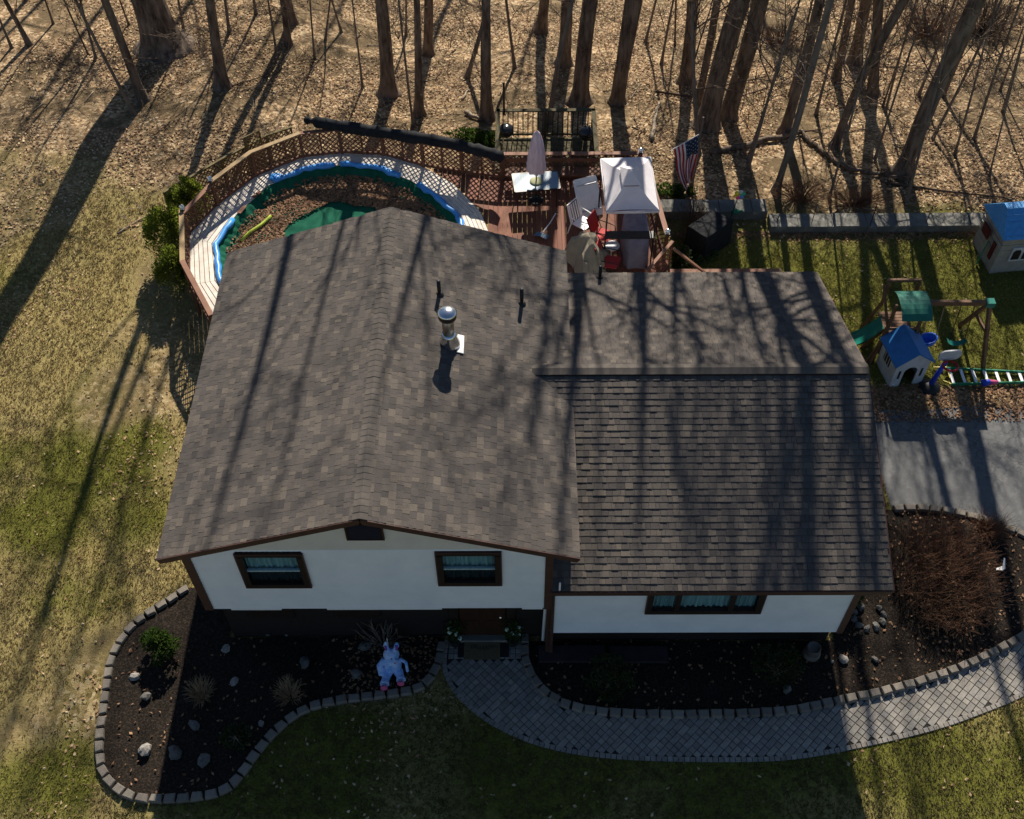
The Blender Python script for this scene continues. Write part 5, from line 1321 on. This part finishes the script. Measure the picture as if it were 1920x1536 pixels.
# ---- small playhouse
P0 = Vector((17.33,8.45,0)); RM = Matrix.Translation(P0) @ Matrix.Rotation(R(10),4,'Z') ; RM2 = RM
ph = thing('playhouse', 'small pale grey playhouse with blue gable roof and arched doorway', 'playhouse', P0)
hw, hd, wh, pk_ = .46, .44, .95, 1.28
def wallp(o, y, t_=.04):
    b_ = MB(); n_ = len(o); b_.add([PH(x,y-t_/2,z) for x,z in o]+[PH(x,y+t_/2,z) for x,z in o], [tuple(range(n_)), tuple(reversed(range(n_,2*n_)))]+[(i,n_+i,n_+(i+1)%n_,(i+1)%n_) for i in range(n_)]); return b_
arch = [(.19,0),(.19,.55)]+[(.19*math.cos(R(a)),.55+.19*math.sin(R(a))) for a in range(20,180,20)]+[(-.19,.55),(-.19,0)]
wallp([(-hw,0),(-hw,wh),(0,pk_),(hw,wh),(hw,0)]+arch, -hd).build('front_wall', M_pwall, ph)
wallp([(-hw,0),(hw,0),(hw,wh),(0,pk_),(-hw,wh)], hd).build('rear_wall', M_pwall, ph)
for s_ in (-1,1):
    w_ = MB().box(PH(s_*(hw-.02),0,wh/2),(.04,2*hd-.05,wh-.002), R(10)).build('side_wall', M_pwall, ph)
    pz_ = MB().box(PH(s_*(hw+.004),.05,.62),(.012,.36,.34), R(10)).build('window', M_dark, ph)
    for k in (-1,0,1): MB().box(PH(s_*(hw+.012),.05+k*.12,.62),(.01,.02,.34), R(10)).build('muntin', M_pwall, pz_)
MB().box(PH(0,hd-.08,.4),(.8,.02,.75), R(10)).build('interior', M_dark, ph)
for s_ in (-1,1):
    b_ = MB(); e = .1; n_ = 5
    a0 = PH(s_*(hw+.09),-hd-e,wh-.06); a1 = PH(0,-hd-e,pk_+.04); a2 = PH(0,hd+e,pk_+.04); a3 = PH(s_*(hw+.09),hd+e,wh-.06); up_ = Vector((0,0,.05))
    b_.hexa([a0,a1,a2,a3],[a0+up_,a1+up_,a2+up_,a3+up_]); b_.build('roof', M_proof, ph)
for s_ in (-1,1): MB().box(PH(s_*.31,-hd-.026,.5),(.05,.02,.3), R(10)).build('slot', M_dark, ph)
MB().ell(PH(-.36,-hd-.02,.12),(.03,.02,.03),8).build('knob', M_white, ph)
# ---- toy hoop
B = Vector((18.05,7.92,0)); hp = thing('toy_basketball_hoop', 'toy basketball hoop with blue pole and red rim beside the small playhouse', 'toy hoop', B)
MB().lathe(B,[(.30,0),(.28,.06),(.12,.14),(.06,.16)],16).build('base', M_black, hp, True)
MB().tube([B+Vector((0,0,.1)), B+Vector((.10,.05,.55)), B+Vector((.2,.12,.95))], [.07,.065,.06], 10).build('pole', M_bblue, hp, True)
Mh = Matrix.Translation(B+Vector((.25,.16,1.12))) @ Matrix.Rotation(R(6),4,'Z')
rbox(Mh,-.30,.30,-.16,.2,.045,.15).build('backboard', M_pwall, hp)
b_ = MB(); c = B+Vector((.24,-.10,1.0)); b_.tube([c+Vector((.19*math.cos(a*.3307),.17*math.sin(a*.3307),0)) for a in range(20)], .03, 7, False); b_.build('rim', M_rred, hp, True)
# ---- step ladder lying on the grass
ld = thing('step_ladder', 'green fibreglass ladder with white rungs lying on the grass', 'ladder', (19.8,8.2,0))
a0, a1, b0, b1 = Vector((18.62,8.52,.09)), Vector((21.1,8.33,.09)), Vector((18.62,7.95,.09)), Vector((21.1,8.02,.09))
MB().beam(a0,a1,.03,.09).build('side_rail', M_gladder, ld); MB().beam(b0,b1,.03,.09).build('side_rail', M_gladder, ld)
for k in range(8): f = .03+k*.125; MB().beam(a0.lerp(a1,f), b0.lerp(b1,f), .075, .03).build('rung', M_whitem, ld)
MB().beam(a0+Vector((0,0,.03)),(18.3,8.58,.05),.03,.05).build('foot', M_yellow, ld); MB().beam(a0+Vector((.0,-.06,.05)),(18.62,8.15,.12),.02,.03).build('spreader', M_yellow, ld); MB().beam(b0,(18.45,8.1,.06),.03,.05).build('foot', M_yellow, ld)
p = at(1838,735,0); t = thing('water_toy', 'blue and pink plastic cone toy on a short post at the driveway edge', 'toy', p)
MB().box(p+Vector((0,0,.16)),(.07,.07,.36)).build('post', M_cedar, t)
MB().tube([p+Vector((-.08,0,.38)), p+Vector((.08,.0,.40)), p+Vector((.3,.0,.41))], [.10,.085,.03], 12).build('cone', M_bblue, t, True); MB().tube([p+Vector((.12,-.0,.40)), p+Vector((.33,0,.41))], [.082,.05], 12).build('stripe', M_bpink, t, True)

# ================================================================== SHRUBS
def leafball(name, c, rad, n_, m, label, cat, seed, size=(.05,.1), stem=True, group=None, cone=0, shell=.55):
    rnd = random.Random(seed); t = thing(name, label, cat, (c[0],c[1],c[2]), group); b_ = MB()
    cl = [(Vector((rnd.gauss(0,.5), rnd.gauss(0,.5), rnd.uniform(-.7,.9))), rnd.uniform(.25,.5)) for _ in range(26)]
    k = 0
    while k < n_:
        cc, cr = rnd.choice(cl); v = Vector((rnd.gauss(0,1),rnd.gauss(0,1),rnd.gauss(0,1))).normalized()*cr*(rnd.uniform(shell,1))+cc
        if v.length > 1.05: v = v.normalized()*rnd.uniform(.75,1.02)
        zf = (v.z+1)/2; tp = 1-cone*zf
        p = Vector((c[0]+v.x*rad[0]*tp, c[1]+v.y*rad[1]*tp, c[2]+.06+zf*2*rad[2]*.98)); k += 1
        l = rnd.uniform(*size); d = (Vector((v.x,v.y,v.z*.6+.4))+Vector((rnd.uniform(-.7,.7),rnd.uniform(-.7,.7),rnd.uniform(-.3,.7)))).normalized()*l; s_ = d.cross(Vector((rnd.uniform(-1,1),rnd.uniform(-1,1),rnd.uniform(-1,1)))).normalized()*l*.32
        b_.add([p, p+d*.5+s_, p+d, p+d*.5-s_], [(0,1,2,3)])
    cr_ = b_.build('crown', m, t); 
    sb = MB(); sb.tube([(c[0],c[1],c[2]-.1),(c[0]+.02,c[1],c[2]+rad[2])],[.05,.02],7)
    for k in range(7): a = k*.9; sb.tube([(c[0],c[1],c[2]+.05*k),(c[0]+rad[0]*.5*math.cos(a),c[1]+rad[1]*.5*math.sin(a),c[2]+rad[2]*(.6+.1*k))],[.02,.006],5)
    sb.build('trunk', M_bark, t); return t
leafball('arborvitae', (-2.95,14.5,0), (.72,.66,.88), 4600, M_ever, 'bushy green arborvitae against the mossy lattice at the pool corner', 'shrub', 1, cone=.35)
leafball('arborvitae', (-3.2,12.95,0), (.85,.8,1.05), 6200, M_ever, 'tall dark arborvitae beside the pool fence', 'shrub', 2, cone=.4)
leafball('arborvitae', (-2.85,11.7,0), (.7,.7,.8), 4200, M_ever, 'dark arborvitae standing by the worn fence rail', 'shrub', 3, cone=.35)
def gp(px, py): p = at(px, py, .04); return (p.x, p.y, .04)
leafball('shrub', gp(305,1225), (.42,.42,.30), 2200, M_gcover, 'small rounded evergreen at the sunny end of the mulch bed', 'shrub', 4)
leafball('shrub', gp(1140,1285), (.55,.5,.38), 3000, M_evershade, 'rounded dark evergreen in the shaded bed beside the walk', 'shrub', 5, size=(.03,.07))
leafball('shrub', gp(1452,1265), (.55,.5,.42), 3000, M_evershade, 'rounded dark evergreen beside the glazed pot', 'shrub', 6, size=(.03,.07))
leafball('shrub', (14.55,2.0,0), (.42,.9,.55), 3600, M_gcover, 'loose green shrub growing under the side eave of the house', 'shrub', 7)
leafball('shrub', gp(445,1390), (.35,.3,.12), 700, M_evershade, 'low dark groundcover clump in the left mulch bed', 'shrub', 8, size=(.04,.08))
for i, (px, py, rx) in enumerate([(880,265,.9),(915,272,.6)]):
    p = gnd(px, py); leafball('groundcover', (p.x,p.y,p.z-.05), (rx,.45,.14), 1500, M_gcover, ['bright green groundcover patch between the black roll and platform','small green groundcover patch at the platform post'][i], 'plant', 20+i, size=(.06,.11))
p = gnd(1262,362); leafball('groundcover', (p.x,p.y,p.z-.05), (.7,.35,.07), 1300, M_gcover, 'green groundcover patch under the flag', 'plant', 23, size=(.06,.11))
p = at(1330,500,0); leafball('groundcover', (p.x-.3,p.y+.2,0), (.7,.4,.10), 900, M_gcover, 'pale leafy groundcover beside the deck stairs', 'plant', 24, size=(.06,.11))
leafball('shrub', (11.75,12.3,0), (.3,.5,.4), 1500, M_evershade, 'dark green shrub against the deck side fence', 'shrub', 25)
def twigbush(name, c, rad, h, n_, m, label, seed, r=.006, up=.6, sub=2, cat='shrub', spread=.25):
    rnd = random.Random(seed); b_ = MB()
    for k in range(n_):
        a = rnd.uniform(0,6.28); f = math.sqrt(rnd.random()); e = Vector((math.cos(a)*f*rad[0], math.sin(a)*f*rad[1], h*(1-up*f*f)*rnd.uniform(.7,1.1)))
        s_ = Vector((math.cos(a)*f*rad[0]*spread+(rnd.uniform(-.2,.2) if spread > .3 else 0), math.sin(a)*f*rad[1]*spread+(rnd.uniform(-.2,.2) if spread > .3 else 0), -.03)); C_ = Vector(c); m_ = s_.lerp(e,.5)+Vector((rnd.uniform(-.06,.06),rnd.uniform(-.06,.06),h*.12))
        b_.tube([C_+s_, C_+m_, C_+e], [r*1.3, r, r*.4], 3, False)
        for j in range(sub):
            p = C_+m_.lerp(e, rnd.uniform(0,.8)); d = (e-m_).normalized()+Vector((rnd.uniform(-.8,.8),rnd.uniform(-.8,.8),rnd.uniform(-.2,.7))); b_.tube([p, p+d*rnd.uniform(.1,.3)], [r*.7, r*.3], 3, False)
    return tag(b_.build(name, m), label, cat)
p = at(1762,1085,.04); twigbush('bare_shrub', p, (1.25,1.6), .85, 800, M_redtwig, 'wide bare reddish brown shrub between the house and driveway', 31, r=.005, sub=4, spread=.85, up=.45)
p = at(1850,1000,.04); twigbush('bare_shrub', p, (.5,.4), .4, 160, M_redtwig, 'small bare reddish shrub below the driveway edging stones', 32, sub=3)
p = at(378,1305,.04); twigbush('ornamental_grass', p, (.42,.42), .65, 150, M_straw, 'spiky dry ornamental grass beside a flat pale rock', 33, r=.005, sub=0, cat='grass clump')
p = at(545,1305,.04); twigbush('ornamental_grass', p, (.42,.42), .65, 150, M_straw, 'spiky dry ornamental grass near the edging stones', 34, r=.005, sub=0, cat='grass clump')
p = at(720,1205,.04); twigbush('bare_shrub', p, (.5,.45), .75, 26, M_bark2, 'bare pale branched shrub behind the bunny figure', 35, r=.013, sub=4)
p = at(1295,440,0); twigbush('bare_shrub', p, (.55,.9), 1.3, 120, M_twig, 'tangled bare stems between the deck and black covered box', 36, sub=3)
p = gnd(1500,375); twigbush('bare_shrub', p, (1.0,.5), .7, 170, M_redtwig, 'reddish bare brush behind the low wall', 37, sub=4)
p = gnd(1600,385); twigbush('bare_shrub', p, (1.1,.4), .55, 150, M_redtwig, 'long low reddish brush along the low wall', 38, sub=4)
p = gnd(1840,60); twigbush('bare_shrub', p, (1.6,1.4), 1.5, 260, M_twig, 'dense bare brush high in the right woods', 39, r=.008, sub=5)
p = gnd(1460,85); twigbush('bare_shrub', p, (1.0,.8), .9, 200, M_redtwig, 'reddish bare brush between thick trunks', 40, sub=4)
p = gnd(1740,70); twigbush('bare_shrub', p, (1.4,1.2), 1.3, 240, M_redtwig, 'dense reddish brush beyond the large leaning tree', 41, r=.008, sub=5)

# ================================================================== FRONT BEDS
def rock(px, py, s, m, label, seed, group=None, flat=.55):
    rnd = random.Random(seed); p = at(px, py, .04); b_ = MB(); b_.ell((p.x,p.y,.04+s*flat*.45),(s*rnd.uniform(.85,1.15)*.5,s*rnd.uniform(.6,.9)*.5,s*flat*.6),8,.22,rnd,Matrix.Rotation(rnd.uniform(0,3),3,'Z'))
    return tag(b_.build('rock', m), label, 'rock', group)
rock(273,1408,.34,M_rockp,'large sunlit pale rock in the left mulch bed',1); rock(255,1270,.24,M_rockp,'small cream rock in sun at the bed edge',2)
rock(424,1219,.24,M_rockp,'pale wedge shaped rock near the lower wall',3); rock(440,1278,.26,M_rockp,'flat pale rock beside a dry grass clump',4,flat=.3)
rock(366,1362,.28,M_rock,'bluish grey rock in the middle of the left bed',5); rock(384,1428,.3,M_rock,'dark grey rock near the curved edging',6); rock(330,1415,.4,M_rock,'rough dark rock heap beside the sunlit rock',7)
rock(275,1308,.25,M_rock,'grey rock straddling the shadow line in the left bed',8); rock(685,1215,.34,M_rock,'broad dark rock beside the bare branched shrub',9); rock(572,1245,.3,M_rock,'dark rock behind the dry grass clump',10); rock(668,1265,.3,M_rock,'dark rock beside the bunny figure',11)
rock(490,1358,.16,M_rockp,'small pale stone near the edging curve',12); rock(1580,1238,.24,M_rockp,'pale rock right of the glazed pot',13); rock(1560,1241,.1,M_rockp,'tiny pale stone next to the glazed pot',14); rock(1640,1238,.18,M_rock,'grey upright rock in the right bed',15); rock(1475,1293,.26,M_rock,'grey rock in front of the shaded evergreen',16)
rs = random.Random(8)
for k in range(26): rock(rs.uniform(492,690), rs.uniform(1166,1190), rs.uniform(.12,.24), rs.choice((M_rock,M_rock,M_rockp)), 'river stone in the row along the lower house wall', 50+k, 'river stones along the house wall')
for k in range(9): a = k*.62-1.2; q = at(1628,1162,.04); rr_ = rock(1628+28*math.cos(a+.4), 1158+22*math.sin(a+.4), .2, M_rock, 'grey stone of the small ring at the house corner', 90+k, 'stone ring at the house corner')
p = at(1520,1228,.04); pt = thing('glazed_pot', 'round stacked glazed pot standing in the shaded right bed', 'pot', p)
MB().lathe(p,[(.17,0),(.20,.05),(.19,.16),(.165,.18)],20).build('lower_pot', M_tan_pot, pt, True); MB().lathe(p+Vector((0,0,.17)),[(.14,0),(.165,.05),(.16,.2),(.14,.22),(.13,.17),(.05,.16)],20).build('upper_pot', M_tan_pot, pt, True)
# bird ornament
p = at(1868,1082,.04); t = thing('bird_ornament', 'white bird shaped garden ornament on a stake among dry leaves', 'ornament', p)
MB().tube([p, p+Vector((0,0,.4))], .01, 6).build('stake', M_black, t)
MB().hexa([p+Vector(v) for v in ((-.16,-.05,.40),(0,-.06,.40),(.02,.05,.41),(-.14,.0,.41))],[p+Vector(v) for v in ((-.16,-.05,.42),(0,-.06,.43),(.02,.05,.43),(-.14,.0,.42))]).build('body', M_white, t)
MB().hexa([p+Vector(v) for v in ((-.02,-.05,.40),(.05,-.03,.41),(.08,.2,.52),(.05,.2,.52))],[p+Vector(v) for v in ((-.02,-.05,.43),(.05,-.03,.44),(.08,.2,.54),(.05,.2,.54))]).build('wing', M_white, t)
# doormats
MB_ = MB().box((6.15,.34,.036),(1.16,.52,.012)); mt = tag(MB_.build('under_mat', M_black), 'black rubber mat under the doormat at the front door', 'mat')
dm = thing('doormat', 'brown coir doormat with dark script before the front door', 'mat', (6.12,.31,.042))
MB().box((6.12,.31,.05),(.82,.58,.016)).build('mat', M_mat, dm)
b_ = MB(); pts = []
for i in range(70):
    f = i/69; pts.append((5.84+.56*f+.022*math.sin(f*52), .31+.05*math.sin(f*47+1)*(.5+.5*abs(math.cos(f*5)))+.02*math.sin(f*9), .0605))
b_.tube(pts, .006, 4); b_.build('script', M_black, dm)
# planters by the door
for px, lab in ((5.50,'potted white flowers on the hinge side of the front door'),(6.82,'potted white flowers beside the lower wall right of the door')):
    t = thing('flower_pot', lab, 'flower pot', (px,.42,.03)); MB().lathe((px,.42,.03),[(.10,0),(.14,.22),(.15,.24),(.13,.245)],14).build('pot', M_black, t)
    rnd = random.Random(int(px*10)); b_ = MB(); f_ = MB()
    for k in range(240):
        v = Vector((rnd.gauss(0,.10),rnd.gauss(0,.09),rnd.uniform(.1,.75))); q = Vector((px,.42,.2))+v; d = Vector((rnd.uniform(-1,1),rnd.uniform(-1,1),rnd.uniform(-.2,1))).normalized()*.08; s_ = d.cross(Vector((.3,.5,.8))).normalized()*.03; b_.quad(q,q+d*.5+s_,q+d,q+d*.5-s_)
    b_.build('foliage', M_gcover, t)
    for k in range(5):
        q = Vector((px+rnd.uniform(-.14,.14),.40+rnd.uniform(-.1,.05),.45+rnd.uniform(0,.45))); f_.ell(q,(.05,.05,.04),8,.2,rnd)
    f_.build('flowers', plain('flower_white',(.5,.6,.5),.8), t)
tag(MB().tube([(4.08,.02,.05),(4.08,.02,1.1)], .010, 6).build('white_stake', M_whitem), 'thin white stake standing by the bare branched shrub', 'stake')
# stepping boards against the right wing base
t = thing('wooden_edging', 'dark purplish boards lying along the base of the right wing', 'boards', (9.2,.2,.05))
for (x0,x1,yy) in ((7.4,8.9,.12),(9.0,10.3,.10)): MB().box(((x0+x1)/2,yy,.10),(x1-x0,.38,.1)).build('board', mat('purple_board',(.02,.016,.018),(.034,.027,.03),5,.8), t)
# bunny figure
BP = at(738,1265,.05); bn = thing('bunny_figure', 'pale blue plush bunny figure with pink feet sitting in the mulch bed', 'bunny figure', BP)
def V(x,y,z): return BP+Vector((x,y,z))
b_ = MB(); b_.ell(V(0,.14,.26),(.20,.18,.25),14); b_.ell(V(-.01,.20,.60),(.185,.16,.165),14); b_.ell(V(.07,.07,.57),(.09,.08,.065),10)
b_.tube([V(-.16,.18,.42),V(-.29,.08,.30),V(-.25,-.08,.14)],[.07,.075,.065],10); b_.tube([V(.16,.18,.42),V(.30,.12,.36),V(.33,-.02,.18)],[.05,.038,.036],10)
b_.tube([V(-.10,.05,.12),V(-.16,-.16,.10),V(-.17,-.30,.13)],[.12,.09,.115],10); b_.tube([V(.10,.05,.12),V(.17,-.10,.10),V(.19,-.20,.13)],[.12,.09,.115],10)
b_.tube([V(-.08,.24,.72),V(-.11,.28,.90),V(-.10,.30,1.02)],[.045,.062,.02],8); b_.tube([V(.08,.24,.72),V(.13,.28,.88),V(.15,.30,.98)],[.045,.062,.02],8)
bo = b_.build('body', M_blu, bn, True); md = bo.modifiers.new('remesh','REMESH'); md.mode = 'VOXEL'; md.voxel_size = .022; md.use_smooth_shade = True
for sx_, yy in ((-.17,-.385),(.19,-.285)):
    MB().ell(V(sx_,yy,.16),(.085,.05,.09),12).build('foot_sole', M_bpink, bn, True)
for sx_ in (-.105,.125): MB().tube([V(sx_,.225,.80),V(sx_*1.05,.25,.94)],[.035,.03],8).build('ear_lining', M_purple, bn, True)
for sx_ in (.01,.11): MB().ell(V(sx_,.055,.67),(.018,.015,.02),8).build('eye', M_black, bn)
MB().ell(V(.085,-.015,.60),(.022,.016,.016),8).build('nose', M_bpink, bn)
